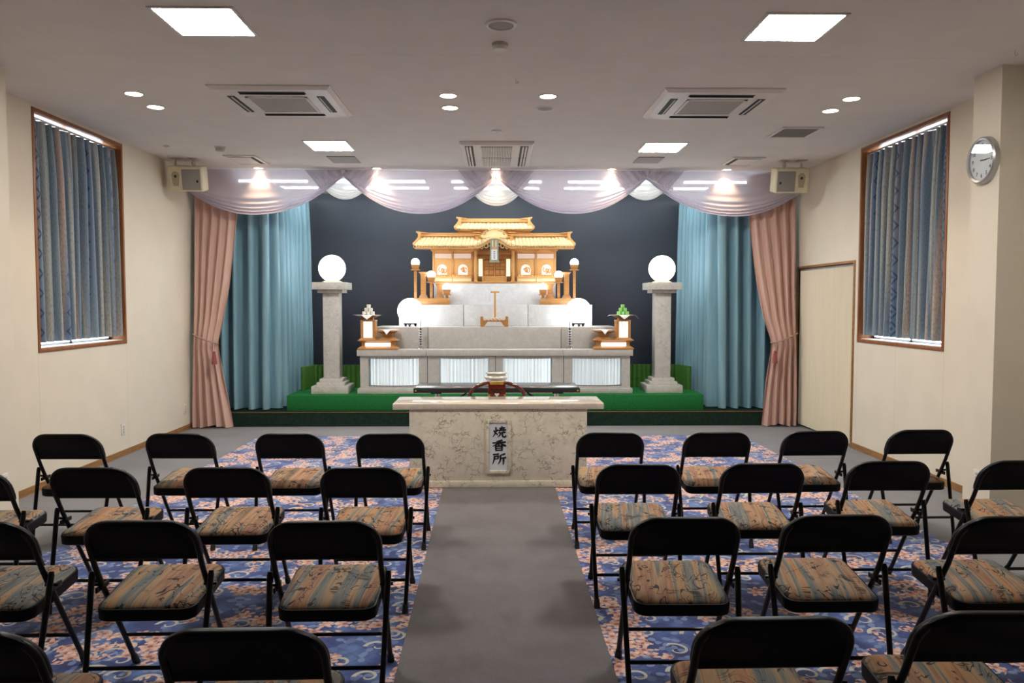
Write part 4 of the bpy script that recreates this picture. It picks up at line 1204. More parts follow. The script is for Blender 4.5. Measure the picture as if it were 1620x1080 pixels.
# ---- carved low table and its T-shaped stand on the second tier
cy = 10.72
root = thing('carved_table', (-0.035, cy, Z2), 'small carved wooden altar table with cut-out apron on the second tier', 'altar table')
cx = -0.035
mb = MB().prism([(cx - 0.19, Z2), (cx - 0.143, Z2), (cx - 0.09, Z2 + 0.068), (cx + 0.09, Z2 + 0.068), (cx + 0.143, Z2), (cx + 0.19, Z2), (cx + 0.19, Z2 + 0.136), (cx + 0.175, Z2 + 0.142), (cx + 0.152, Z2 + 0.142), (cx + 0.148, Z2 + 0.086), (cx - 0.148, Z2 + 0.086), (cx - 0.152, Z2 + 0.142), (cx - 0.175, Z2 + 0.142), (cx - 0.19, Z2 + 0.136)], cy - 0.09, cy - 0.075)
obj('apron', mb, M['keyaki'], root)
mb = MB().prism([(cx - 0.19, Z2), (cx - 0.143, Z2), (cx - 0.09, Z2 + 0.068), (cx + 0.09, Z2 + 0.068), (cx + 0.143, Z2), (cx + 0.19, Z2), (cx + 0.19, Z2 + 0.09), (cx - 0.19, Z2 + 0.09)], cy + 0.075, cy + 0.09)
obj('apron', mb, M['keyaki'], root)
mb = MB()
for i in range(6):
    q = cx - 0.125 + i * 0.05
    a = [(q + 0.020 * cos(t * pi / 8), cy - 0.082, Z2 + 0.108 + 0.018 * sin(t * pi / 8)) for t in range(0, 15)]
    mb.tube(a, 0.0045, 6)
obj('carving', mb, M['white_cake'], root, 'pale carved openwork')
obj('top', MB().box(cx - 0.19, cx + 0.19, cy - 0.075, cy + 0.075, Z2 + 0.084, Z2 + 0.096, 0.003), M['keyaki'], root)
root = thing('tablet_stand', (-0.025, cy, Z2 + 0.097), 'slim pale wooden T-shaped stand on the carved altar table', 'stand')
mb = MB().box(-0.065, 0.015, cy - 0.03, cy + 0.03, Z2 + 0.097, Z2 + 0.112, 0.002)
obj('foot', mb, M['hinoki'], root)
obj('stem', MB().box(-0.025 - 0.014, -0.025 + 0.014, cy - 0.012, cy + 0.012, Z2 + 0.112, 1.728, 0.002), M['hinoki'], root)
obj('crosspiece', MB().box(-0.025 - 0.060, -0.025 + 0.060, cy - 0.02, cy + 0.02, 1.728, 1.752, 0.004), M['hinoki'], root)

# ================================================================ the shrine
SX, SY = -0.035, 11.42
k_ = 11.42 / 11.2 / 617.8                          # metres per measured step at this depth
def sz(y): return Z4 + (655 - y) * k_
SH = thing('shrine', (SX, SY, Z4), 'ornate pale wooden shrine with two tiled roofs on top of the altar', 'shrine')
Xh = lambda v: v * k_
D = 0.42
obj('base_plinth', MB().box(SX - Xh(541), SX + Xh(541), SY - 0.06, SY + D, Z4, sz(638), 0.002), M['hinoki'], SH)
for sg in (-1, 1):
    def bx(mb, a, b, y0, y1, z0, z1, bv=0.0):
        xa, xb = sorted((SX + sg * Xh(a), SX + sg * Xh(b))); return mb.box(xa, xb, y0, y1, z0, z1, bv)
    # plinth drawers
    for a, b in ((200, 364), (368, 538)):
        pr = obj('plinth_panel', bx(MB(), a, b, SY - 0.068, SY - 0.02, sz(636), sz(606), 0.002), M['hinoki_pale'], SH)
    obj('ledge', bx(MB(), 198, 542, SY - 0.082, SY + 0.02, sz(606), sz(592), 0.003), M['hinoki'], SH)
    mb = MB()
    for i in range(14):
        q = 206 + i * 24
        xx = SX + sg * Xh(q + 10); mb.ball((xx, SY - 0.055, sz(588)), Xh(11), 10)
    obj('carved_crest_rail', mb, M['hinoki'], SH)
    # wall with lattice and arched window for each bay
    for a, b in ((204, 358), (374, 534)):
        c = (a + b) / 2 + (-4 if a < 300 else 6)
        cX = SX + sg * Xh(c)
        xa, xb = sorted((SX + sg * Xh(a), SX + sg * Xh(b)))
        hwn, zb0, zt = Xh(42), sz(575), sz(485)
        mb = MB()
        mb.box(xa, cX - hwn, SY, SY + 0.02, sz(592), sz(432)).box(cX + hwn, xb, SY, SY + 0.02, sz(592), sz(432)).box(cX - hwn, cX + hwn, SY, SY + 0.02, sz(592), zb0)
        arc = [(cX + hwn * cos(t), (zt - hwn) + hwn * sin(t)) for t in [i * pi / 12 for i in range(13)]]
        mb.prism([(cX + hwn, sz(432))] + arc + [(cX - hwn, sz(432))], SY, SY + 0.02)
        mb.box(xa, xb, SY, SY + 0.02, sz(392), sz(378))
        wl = obj('bay_wall', mb, M['hinoki'], SH)
        obj('bay_backing', MB().box(xa, xb, SY + 0.04, SY + 0.05, sz(592), sz(380)), M['e_bay'], wl, 'softly lit white backing')
        # lattice of crossed slats
        mb = MB(); zz0, zz1 = sz(432), sz(392); hgt = zz1 - zz0; stp = hgt * 0.42
        x = xa - hgt
        while x < xb:
            for dr in (1, -1):
                p0, p1 = (x, zz0), (x + hgt, zz1)
                if dr < 0: p0, p1 = (x, zz1), (x + hgt, zz0)
                lo_, hi_ = max(p0[0], xa), min(p1[0], xb)
                if hi_ - lo_ > 0.004:
                    f = lambda q: p0[1] + (p1[1] - p0[1]) * (q - p0[0]) / (p1[0] - p0[0])
                    mb.tube([(lo_, SY + 0.008, f(lo_)), (hi_, SY + 0.008, f(hi_))], 0.0028, 5)
            x += stp
        obj('lattice', mb, M['hinoki_v'], wl)
        # carved bird-like scroll in the arch
        mb = MB()
        rd = random.Random(int(c))
        for j in range(5):
            a0 = rd.uniform(0, 6); pts = []
            for i in range(14):
                t = i / 13; r_ = hwn * 0.62 * (1 - 0.75 * t)
                pts.append((cX + (j - 1.5) * hwn * 0.22 + r_ * cos(a0 + t * 4.5) * 0.8, SY + 0.010, (zb0 + zt) / 2 - 0.008 + r_ * sin(a0 + t * 4.5)))
            mb.tube(pts, [0.010 * (1 - 0.6 * i / 13) for i in range(14)], 6)
        obj('carved_bird', mb, M['hinoki'], wl)
    # bay posts
    for q in (195, 366, 533):
        obj('post', bx(MB(), q - 10, q + 10, SY - 0.014, SY + 0.03, sz(592), sz(372), 0.002), M['hinoki_v'], SH)
    # brackets under the eaves
    for q in (366, 524):
        xx = SX + sg * Xh(q); mb = MB()
        for s_, z0_, z1_ in ((14, 375, 366), (24, 366, 358), (34, 358, 349)):
            mb.box(xx - Xh(s_), xx + Xh(s_), SY - 0.03 - s_ * 0.0008, SY + 0.02, sz(z0_), sz(z1_), 0.001)
        for a in (-1, 1):
            mb.tube([(xx + a * Xh(20), SY - 0.045, sz(372)), (xx + a * Xh(30), SY - 0.055, sz(362)), (xx + a * Xh(26), SY - 0.06, sz(352))], 0.006, 6)
        obj('eave_bracket', mb, M['hinoki_v'], SH)
    obj('shrine_wall', bx(MB(), 536, 541, SY + 0.02, SY + D, sz(638), sz(350)), M['hinoki_v'], SH)
obj('shrine_wall', MB().box(SX - Xh(538), SX + Xh(538), SY + D - 0.02, SY + D, sz(638), sz(260)), M['hinoki'], SH)
obj('lintel', MB().box(SX - Xh(541), SX + Xh(541), SY - 0.02, SY + 0.02, sz(378), sz(345), 0.002), M['hinoki'], SH)

# porch: steps, doors, columns, lit panels
mb = MB()
for i in range(5):
    z0_ = sz(645 - i * 12); mb.box(SX - Xh(92), SX + Xh(92), SY - 0.06 + i * 0.026, SY + 0.1, z0_, sz(645 - (i + 1) * 12) - 0.002, 0.0015)
obj('steps', mb, M['hinoki'], SH)
for sg in (-1, 1):
    xa, xb = sorted((SX + sg * Xh(92), SX + sg * Xh(108)))
    obj('stair_rail', MB().box(xa, xb, SY - 0.06, SY + 0.05, sz(645), sz(590), 0.002), M['hinoki_v'], SH)
    xa, xb = sorted((SX + sg * Xh(2), SX + sg * Xh(92)))
    dr = obj('door', MB().box(xa, xb, SY + 0.085, SY + 0.10, sz(585), sz(425)), M['hinoki_dark'], SH)
    mb = MB()
    for zr0, zr1 in ((575, 535), (525, 505), (498, 478), (470, 445)):
        for c0, c1 in ((0.10, 0.46), (0.54, 0.90)):
            mb.box(xa + (xb - xa) * c0, xa + (xb - xa) * c1, SY + 0.078, SY + 0.086, sz(zr0), sz(zr1), 0.002)
    for q in (xa, xb):
        mb.box(q - 0.004, q + 0.004, SY + 0.076, SY + 0.086, sz(585), sz(425))
    obj('door_panel', mb, M['hinoki_v'], dr)
    obj('door_ring', MB().tube([((xa + xb) / 2 + 0.010 * cos(t), SY + 0.074, sz(515) + 0.010 * sin(t)) for t in [i * pi / 6 for i in range(12)]], 0.0022, 6, closed=True), M['gold'], dr)
    xa, xb = sorted((SX + sg * Xh(104), SX + sg * Xh(140)))
    lp = obj('lit_panel', MB().box(xa, xb, SY + 0.028, SY + 0.034, sz(588), sz(436)), M['e_shoji'], SH, 'glowing lattice panel')
    mb = MB()
    for i in range(12): mb.box(xa, xb, SY + 0.025, SY + 0.030, sz(588 - i * 13.5) - 0.0012, sz(588 - i * 13.5) + 0.0012)
    for i in range(4): mb.box(xa + (xb - xa) * i / 3 - 0.0012, xa + (xb - xa) * i / 3 + 0.0012, SY + 0.025, SY + 0.030, sz(588), sz(436))
    obj('lattice', mb, M['hinoki_pale'], lp)
    cX = SX + sg * Xh(163)
    mb = MB().lathe([(Xh(15), sz(640)), (Xh(18), sz(632)), (Xh(13), sz(625)), (Xh(13), sz(600)), (Xh(16), sz(570)), (Xh(16), sz(470)), (Xh(13), sz(440)), (Xh(13), sz(372))], (cX, SY - 0.07, 0), 18)
    mb.box(cX - Xh(20), cX + Xh(20), SY - 0.085, SY - 0.055, sz(378), sz(366))
    obj('porch_column', mb, M['hinoki_v'], SH)
    # outer frame of porch
    xa, xb = sorted((SX + sg * Xh(182), SX + sg * Xh(196)))
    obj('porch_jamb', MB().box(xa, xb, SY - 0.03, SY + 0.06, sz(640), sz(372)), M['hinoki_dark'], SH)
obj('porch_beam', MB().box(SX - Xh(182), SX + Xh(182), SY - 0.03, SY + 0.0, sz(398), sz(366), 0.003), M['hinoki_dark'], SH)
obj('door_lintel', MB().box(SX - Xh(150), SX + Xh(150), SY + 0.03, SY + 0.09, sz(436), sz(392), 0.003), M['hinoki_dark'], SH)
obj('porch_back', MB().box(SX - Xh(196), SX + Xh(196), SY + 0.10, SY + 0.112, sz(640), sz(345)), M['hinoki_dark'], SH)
obj('porch_floor', MB().box(SX - Xh(196), SX + Xh(196), SY - 0.085, SY + 0.10, sz(645), sz(638)), M['hinoki'], SH)

# tiled roofs
def tiles(x0, x1, yf, yb, ze, zr, n, flare, parent, name, skip=None):
    """slope from eave (yf, ze) back to ridge (yb, zr), overhanging sideways by flare at the eave"""
    mb = MB(); mb2 = MB()
    for i in range(n):
        u0, u1 = i / n, (i + 1) / n
        def P(u, v):
            xx = (x0 - flare * (1 - v)) + (x1 - x0 + 2 * flare * (1 - v)) * u
            lift = 0.008 * (abs(2 * u - 1) ** 4) * (1 - v)
            return Vector((xx, yf + (yb - yf) * v, ze + (zr - ze) * (0.72 * v + 0.28 * v * v) + lift))
        if skip and skip[0] < (P((u0 + u1) / 2, 0).x) < skip[1]: lo_v = skip[2]
        else: lo_v = 0.0
        g = 0.13 * (u1 - u0)
        rings = []
        for v in [lo_v + (1 - lo_v) * t / 5 for t in range(6)]:
            a, b = P(u0 + g * 0.5, v), P(u1 - g * 0.5, v)
            m_ = (a + b) / 2 + Vector((0, -0.003, 0.005))
            rings.append([mb.bm.verts.new(q) for q in (a, a.lerp(m_, 0.75) + Vector((0, 0, 0.002)), m_, b.lerp(m_, 0.75) + Vector((0, 0, 0.002)), b, b - Vector((0, 0, 0.016)), a - Vector((0, 0, 0.016)))])
        mb.skin(rings)
    def under(u, v): return P(u, v) - Vector((0, 0, 0.012))
    mb2.sheet(under, 24, 6)
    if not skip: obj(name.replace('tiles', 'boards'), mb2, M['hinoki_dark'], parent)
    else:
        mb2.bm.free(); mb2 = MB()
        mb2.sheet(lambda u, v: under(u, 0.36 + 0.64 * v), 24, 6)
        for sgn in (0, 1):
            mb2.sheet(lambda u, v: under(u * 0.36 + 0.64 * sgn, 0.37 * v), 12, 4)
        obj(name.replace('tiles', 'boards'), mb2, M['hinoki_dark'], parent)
    obj(name, mb, M['hinoki_pale'], parent, smooth=30)
    # stepped verge at each end
    for sgn in (0, 1):
        mb = MB()
        for k in range(7):
            p = P(sgn, (k + 0.5) / 7)
            mb.box(p.x - 0.016, p.x + 0.016, p.y - 0.022, p.y + 0.024, p.z - 0.016, p.z + 0.020, 0.003)
        obj('roof_verge', mb, M['hinoki'], parent)
def roof(hw_t, hw_e, y_e, y_t, yf, yb, n, nm, skip=None):
    x0, x1 = SX - Xh(hw_t), SX + Xh(hw_t)
    fl = Xh(hw_e - hw_t)
    tiles(x0, x1, yf, yb, sz(y_e), sz(y_t), n, fl, SH, 'roof_tiles', skip)
    tiles(x0, x1, 2 * yb - yf + 0.02, yb + 0.03, sz(y_e), sz(y_t), n, fl, SH, 'roof_tiles')
def eave(hw, y0, y1, yf, yb, nm, step=22, skip=None):
    mb = MB()
    mb.box(SX - Xh(hw - 12), SX + Xh(hw - 12), yf + 0.02, yb, sz(y0), sz((y0 + y1) / 2), 0.002)
    obj('eave', mb, M['hinoki'], SH)
    mb = MB(); q = -hw + 6
    while q <= hw - 6:
        if not (skip and abs(q) < skip): mb.box(SX + Xh(q) - 0.0055, SX + Xh(q) + 0.0055, yf + 0.004, yf + 0.05, sz((y0 + y1) / 2 + 3), sz(y1))
        q += step
    obj('rafter_ends', mb, M['hinoki'], SH)
def ridge(hw, y0, y1, yy, cap0, cap1, ycap, nm):
    obj('roof_ridge', MB().box(SX - Xh(hw), SX + Xh(hw), yy - 0.03, yy + 0.05, sz(y0), sz(y1), 0.002).box(SX - Xh(hw + 4), SX + Xh(hw + 4), yy - 0.036, yy + 0.056, sz(y1 + 7), sz(y1), 0.002).box(SX - Xh(hw), SX + Xh(hw), yy - 0.038, yy + 0.058, sz(y0 - 3), sz(y0 - 9), 0.001), M['hinoki'], SH)
    for sg in (-1, 1):
        P = lambda v: SX + sg * Xh(v)
        mb = MB()
        poly = [(P(cap1), sz(y1 + 2)), (P(cap1 + 10), sz(ycap + 13)), (P(cap0 - 50), sz(ycap + 8)), (P(cap0), sz(ycap)), (P(cap0 + 2), sz(ycap + 10)), (P(cap0 - 10), sz(ycap + 19)), (P(cap0 - 30), sz(y1 + 2))]
        if sg < 0: poly.reverse()
        mb.prism(poly, yy - 0.055, yy + 0.07)
        xa, xb = sorted((P(cap0 - 40), P(cap0 - 16)))
        mb.box(xa, xb, yy - 0.075, yy + 0.06, sz(y0 + 38), sz(y1), 0.004)
        obj('ridge_cap', mb, M['hinoki'], SH, smooth=25)
YF1, YT1 = SY - 0.14, SY + 0.06
roof(655, 700, 322, 240, YF1, YT1, 41, 'lower', (SX - Xh(168), SX + Xh(168), 0.35))
eave(706, 352, 330, YF1, SY + 0.1, 'lower', 24, 165)
ridge(650, 240, 208, YT1, 685, 575, 194, 'lower')
YF2, YT2 = SY - 0.03, SY + 0.10
roof(314, 346, 170, 112, YF2, YT2, 18, 'upper')
eave(340, 190, 176, YF2, SY + 0.2, 'upper', 19)
ridge(310, 112, 80, YT2, 334, 235, 65, 'upper')
mb = MB()
mb.box(SX - Xh(318), SX + Xh(318), SY + 0.02, SY + 0.22, sz(212), sz(188), 0.003)
mb.box(SX - Xh(200), SX + Xh(200), SY + 0.04, SY + 0.22, sz(330), sz(190))
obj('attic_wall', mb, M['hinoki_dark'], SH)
for sg in (-1, 1):
    xx = SX + sg * Xh(152)
    mb = MB().box(xx - Xh(16), xx + Xh(16), SY - 0.02, SY + 0.04, sz(290), sz(226), 0.002).box(xx - Xh(24), xx + Xh(24), SY - 0.03, SY + 0.04, sz(236), sz(222), 0.002)
    mb.box(xx - Xh(34), xx + Xh(34), SY - 0.03, SY + 0.04, sz(212), sz(202), 0.002).lathe([(Xh(9), sz(222)), (Xh(12), sz(214)), (Xh(6), sz(205))], (xx, SY, 0), 12)
    obj('attic_post', mb, M['hinoki_v'], SH)
    xa, xb = sorted((SX + sg * Xh(80), SX + sg * Xh(160)))
    obj('railing', MB().box(xa, xb, SY - 0.01, SY + 0.005, sz(248), sz(240)), M['hinoki_v'], SH)

# curved gable over the porch
def kara(q):      # q in -1..1 -> height step measured on the photo
    a = abs(q)
    return 250 + (320 - 250) * (0.5 - 0.5 * cos(pi * min(1, a ** 1.12)))
GW = 172
yfg, ybg = SY - 0.19, SY - 0.0
mb = MB(); nt_ = 17
for i in range(nt_):
    q0, q1 = -1 + 2 * i / nt_, -1 + 2 * (i + 1) / nt_
    rings = []
    for yy in (yfg, (yfg + ybg) / 2, ybg):
        a = Vector((SX + Xh(GW * q0), yy, sz(kara(q0)))); b = Vector((SX + Xh(GW * q1), yy, sz(kara(q1))))
        m_ = (a + b) / 2; nrm = Vector((-(b.z - a.z), 0, b.x - a.x)).normalized()
        a2, b2 = a.lerp(b, 0.06), b.lerp(a, 0.06)
        rings.append([mb.bm.verts.new(p) for p in (a2, m_ + nrm * 0.010, b2, b2 - nrm * 0.028, a2 - nrm * 0.028)])
    mb.skin(rings)
obj('gable_tiles', mb, M['hinoki_pale'], SH, smooth=25)
up_, dn_ = [], []
for i in range(41):
    q = -1.30 + 2.6 * i / 40
    zq = kara(max(-1, min(1, q)))
    up_.append((SX + Xh(GW * q), sz(zq + 18))); dn_.append((SX + Xh(GW * q), sz(min(zq + 18 + 24 + 8 * (1 - min(1, abs(q))), 352))))
obj('bargeboard', MB().prism(up_ + list(reversed(dn_)), yfg + 0.012, yfg + 0.032), M['hinoki'], SH, smooth=25)
for sg in (-1, 1):
    mb = MB()
    for cx0, cz0, r0, tr in ((76, 330, 26, 3.2), (44, 322, 22, -3.0), (112, 346, 15, 2.6)):
        pts = []
        for i in range(16):
            t = i / 15; r_ = Xh(r0) * (1 - 0.8 * t)
            pts.append((SX + sg * (Xh(cx0) + r_ * cos(tr * t * 1.7 + 2)), yfg + 0.045, sz(cz0) + r_ * sin(tr * t * 1.7 + 2)))
        mb.tube(pts, [0.009 * (1 - 0.5 * i / 15) for i in range(16)], 6)
    gp = obj('gable_pendant', mb, M['hinoki_pale'], SH)
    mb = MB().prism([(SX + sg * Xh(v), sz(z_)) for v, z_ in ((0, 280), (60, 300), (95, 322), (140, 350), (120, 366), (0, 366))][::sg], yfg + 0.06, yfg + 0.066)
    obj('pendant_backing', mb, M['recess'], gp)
# cloud-shaped crest on the gable
half = [(0, 178), (24, 180), (40, 192), (55, 181), (74, 184), (80, 198), (70, 208), (92, 206), (106, 218), (100, 232), (116, 236), (118, 248), (96, 262), (40, 250), (0, 246)]
poly = [(SX + Xh(a), sz(b)) for a, b in half] + [(SX - Xh(a), sz(b)) for a, b in reversed(half[1:-1])]
cr = obj('gable_crest', MB().prism(poly, SY - 0.13, SY - 0.10, bev=0.004), M['hinoki_pale'], SH)
mb = MB()
for sg in (-1, 1):
    for cx0, cz0, r0 in ((62, 198, 15), (88, 224, 14)):
        mb.tube([(SX + sg * (Xh(cx0) + Xh(r0) * (1 - 0.055 * i) * cos(i * 0.5)), SY - 0.132, sz(cz0) + Xh(r0) * (1 - 0.055 * i) * sin(i * 0.5)) for i in range(15)], 0.0045, 6)
mb.tube([(SX + Xh(a), SY - 0.132, sz(b + 8)) for a, b in half[:8]] , 0.004, 6).tube([(SX - Xh(a), SY - 0.132, sz(b + 8)) for a, b in half[:8]], 0.004, 6)
obj('crest_scroll', mb, M['hinoki_dark'], cr)
# hanging plaque
M['plaque_green'] = plain('green_plaque', (0.30, 0.32, 0.22, 1), 0.5)
py0, py1 = yfg - 0.028, yfg - 0.014
pq = obj('plaque', MB().prism([(SX - Xh(39), sz(468)), (SX + Xh(39), sz(468)), (SX + Xh(34), sz(278)), (SX - Xh(34), sz(278))], py0, py1, bev=0.002).box(SX - Xh(45), SX + Xh(45), py0 - 0.004, py1, sz(474), sz(464), 0.002).box(SX - Xh(37), SX + Xh(37), py0 - 0.004, py1, sz(284), sz(276), 0.002), M['plaque_green'], SH, 'greenish hanging plaque with a white paper')
mb = MB()
for q in (-14, 14): mb.box(SX + Xh(q - 4), SX + Xh(q + 4), py0 - 0.003, py0, sz(340), sz(284))
obj('plaque_cord', mb, M['hinoki_pale'], pq)
obj('plaque_paper', MB().box(SX - Xh(25), SX + Xh(25), py0 - 0.003, py0, sz(452), sz(362)), M['paper'], pq)
obj('plaque_tab', MB().box(SX - Xh(20), SX + Xh(20), py0 - 0.004, py0, sz(362), sz(340)), plain('salmon_tab', (0.62, 0.30, 0.18, 1), 0.6), pq)
mb = MB()
for j, z_ in enumerate((382, 400, 418, 434)):
    for dx in (-6, 2): mb.box(SX + Xh(dx), SX + Xh(dx + 5), py0 - 0.0045, py0 - 0.003, sz(z_ + 6), sz(z_ - 4))
    mb.box(SX - Xh(8), SX + Xh(8), py0 - 0.0045, py0 - 0.003, sz(z_ + 1), sz(z_ - 1))
obj('plaque_lettering', mb, plain('violet_ink', (0.10, 0.04, 0.16, 1), 0.6), pq)

# ================================================================ incense desk with its sign
DY = 6.655
root = thing('incense_desk', (0.01, DY + 0.25, 0.014), 'cream veined marble incense desk with a framed sign at the head of the aisle', 'desk')
obj('body', MB().box(-0.748, 0.772, DY + 0.01, DY + 0.46, 0.014, 0.688, 0.003), M['marble'], root)
obj('kick_plate', MB().box(-0.752, 0.776, DY, DY + 0.02, 0.014, 0.070, 0.003), M['marble'], root)
obj('desktop', MB().box(-0.888, 0.915, DY - 0.01, DY + 0.50, 0.688, 0.738, 0.006), M['marble_top'], root)
root = thing('framed_sign', (0.012, DY + 0.005, 0.14), 'framed white sign with three black kanji on the front of the marble desk', 'sign')
x0, x1, z0, z1 = -0.094, 0.118, 0.135, 0.600
mb = MB()
e = 0.028; yf, yb = DY - 0.010, DY + 0.0095
mb.box(x0, x0 + e, yf, yb, z0, z1, 0.003).box(x1 - e, x1, yf, yb, z0, z1, 0.003).box(x0 + e, x1 - e, yf, yb, z0, z0 + e, 0.003).box(x0 + e, x1 - e, yf, yb, z1 - e, z1, 0.003)
obj('frame', mb, M['marble'], root, 'marble-patterned frame')
pn = obj('panel', MB().box(x0 + e, x1 - e, DY + 0.0, yb, z0 + e, z1 - e), M['sign_paper'], root)
STROKES = {
 'character_burn': [[(12, 66, 5), (17, 54, 8), (16, 46, 3)], [(42, 72, 7), (36, 60, 6), (33, 52, 2)], [(28, 93, 8), (28, 62, 8), (21, 34, 7), (4, 6, 2)], [(26, 46, 4), (36, 32, 8), (39, 22, 4)],
   [(54, 84, 6), (74, 86, 6), (93, 89, 8)], [(72, 99, 9), (71, 80, 8), (70, 64, 7)], [(43, 64, 6), (70, 66, 7), (99, 70, 9)], [(60, 78, 8), (58, 64, 7), (52, 50, 3)], [(84, 80, 8), (83, 64, 7), (82, 52, 4)],
   [(46, 43, 6), (70, 45, 7), (96, 49, 9)], [(63, 44, 8), (58, 26, 8), (40, 4, 2)], [(76, 45, 8), (75, 22, 8), (81, 9, 9), (94, 8, 9), (99, 13, 8), (98, 26, 2)]],
 'character_incense': [[(74, 97, 9), (54, 90, 8), (30, 86, 2)], [(3, 72, 7), (50, 75, 8), (98, 79, 10)], [(51, 90, 9), (50, 70, 9), (49, 47, 6)], [(47, 73, 8), (32, 58, 8), (2, 42, 2)], [(54, 74, 5), (72, 60, 10), (99, 46, 11)],
   [(27, 44, 8), (28, 24, 9), (29, 2, 7)], [(27, 42, 7), (50, 44, 7), (73, 46, 9)], [(73, 45, 9), (72, 24, 9), (71, 2, 7)], [(30, 25, 6), (50, 26, 6), (70, 27, 6)], [(30, 7, 7), (50, 8, 7), (70, 9, 7)]],
 'character_place': [[(8, 90, 8), (28, 92, 7), (48, 96, 9)], [(17, 76, 9), (16, 48, 9), (3, 4, 2)], [(16, 72, 7), (30, 74, 7), (47, 77, 9)], [(46, 77, 9), (44, 62, 8), (42, 50, 5)], [(17, 50, 6), (30, 52, 6), (43, 54, 6)],
   [(94, 97, 10), (76, 89, 8), (57, 84, 3)], [(61, 85, 9), (61, 50, 9), (55, 26, 7), (42, 4, 2)], [(60, 57, 7), (80, 60, 7), (100, 64, 10)], [(83, 60, 9), (83, 34, 10), (81, 0, 5)]],
}
def brush(name, cx, zc, wd, ht, y0, y1):
    mb = MB()
    for j, st in enumerate(STROKES[name]):
        P = [Vector((cx + (x - 50) / 100 * wd, zc + (z - 50) / 100 * ht)) for x, z, w_ in st]
        # resample smoothly
        pts, wid = [], []
        for i in range(len(P) - 1):
            p0, p1, p2, p3 = P[max(i - 1, 0)], P[i], P[i + 1], P[min(i + 2, len(P) - 1)]
            for k in range(6):
                t = k / 6
                pts.append(0.5 * ((2 * p1) + (p2 - p0) * t + (2 * p0 - 5 * p1 + 4 * p2 - p3) * t * t + (3 * p1 - p0 - 3 * p2 + p3) * t ** 3))
                wid.append(st[i][2] * (1 - t) + st[i + 1][2] * t)
        pts.append(P[-1]); wid.append(st[-1][2])
        L_, R2 = [], []
        for i, p in enumerate(pts):
            d = (pts[min(i + 1, len(pts) - 1)] - pts[max(i - 1, 0)]).normalized()
            n_ = Vector((-d.y, d.x)); h_ = wid[i] / 100 * wd * 0.76
            L_.append(p + n_ * h_); R2.append(p - n_ * h_)
        d0 = (pts[0] - pts[1]).normalized(); d1 = (pts[-1] - pts[-2]).normalized()
        poly = L_ + [pts[-1] + d1 * (wid[-1] / 100 * wd * 0.5)] + list(reversed(R2)) + [pts[0] + d0 * (wid[0] / 100 * wd * 0.4)]
        off = j * 0.00006
        mb.prism([(v.x, v.y) for v in poly], y0 - off, y1)
    return mb
for nm_, zc in (('character_burn', 0.492), ('character_incense', 0.377), ('character_place', 0.259)):
    obj('brush_character', brush(nm_, 0.017, zc, 0.118, 0.098, DY - 0.0012, DY + 0.0005), M['ink'], pn, smooth=0)

# ================================================================ black folding table, bowl, red chair
TY0, TY1, TZ = 8.235, 8.77, 0.70
root = thing('folding_table', (0, (TY0 + TY1) / 2, 0), 'long black folding table behind the marble desk', 'table')
tp = obj('tabletop', MB().box(-0.875, 0.875, TY0, TY1, TZ - 0.05, TZ - 0.004, 0.004).box(-0.868, 0.868, TY0 + 0.006, TY1 - 0.006, TZ - 0.01, TZ, 0.003), M['black_top'], root)
obj('edge_band', MB().box(-0.878, 0.878, TY0 - 0.003, TY0, TZ - 0.052, TZ - 0.006, 0.001), M['black_matte'], root)
for sx in (-1, 1):
    obj('edge_button', MB().lathe([(0.011, 0), (0.010, 0.003), (0.0, 0.004)], (0, 0, 0), 16).xf(Matrix.Translation((sx * 0.855, TY0 - 0.003, TZ - 0.03)) @ Matrix.Rotation(R(90), 4, 'X')), M['gold'], root)
    for yy in (TY0 + 0.07, TY1 - 0.07):
        lg = obj('leg', MB().cyl((sx * 0.645, yy, 0.025), (sx * 0.645, yy, TZ - 0.06), 0.0135, n=14), M['chrome'], root)
        obj('leg_cap', MB().lathe([(0.02, 0), (0.02, 0.02), (0.014, 0.03)], (sx * 0.645, yy, 0.0085), 14), M['rubber'], lg)
    obj('leg_bracket', MB().box(sx * 0.645 - 0.055, sx * 0.645 + 0.055, TY0 + 0.03, TY1 - 0.03, TZ - 0.068, TZ - 0.05, 0.003), M['black_matte'], root)
    obj('foot_bar', MB().cyl((sx * 0.645, TY0 + 0.07, 0.13), (sx * 0.645, TY1 - 0.07, 0.13), 0.010, n=10), M['chrome'], root)
    obj('brace', MB().box(-0.16, 0.16, -0.02, 0.02, -0.009, 0.009, rot=None).xf(Matrix.Translation((sx * 0.46, TY0 + 0.12, TZ - 0.155)) @ Matrix.Rotation(sx * R(33), 4, 'Y')), M['black_matte'], root)

root = thing('incense_bowl', (-0.008, 8.5, TZ), 'white porcelain incense bowl on the black folding table', 'bowl')
obj('bowl', MB().lathe([(0.055, 0.024), (0.075, 0.028), (0.112, 0.055), (0.126, 0.085), (0.118, 0.103), (0.100, 0.112), (0.102, 0.122), (0.118, 0.128), (0.120, 0.134), (0.104, 0.134), (0.092, 0.120), (0.09, 0.06), (0.0, 0.05)], (-0.008, 8.5, TZ), 40), M['porcelain'], root)
mb = MB().lathe([(0.09, 0.0), (0.09, 0.008)], (-0.008, 8.5, TZ), 32)
mb.box(-0.19, 0.174, 8.40, 8.60, TZ + 0.001, TZ + 0.024, 0.008)
obj('saucer', mb, M['paper'], root, 'white flat pad')

CY = 7.70
root = thing('priest_chair', (0, CY - 0.15, 0), 'red lacquered wooden chair with a round bent back rail behind the desk', 'chair')
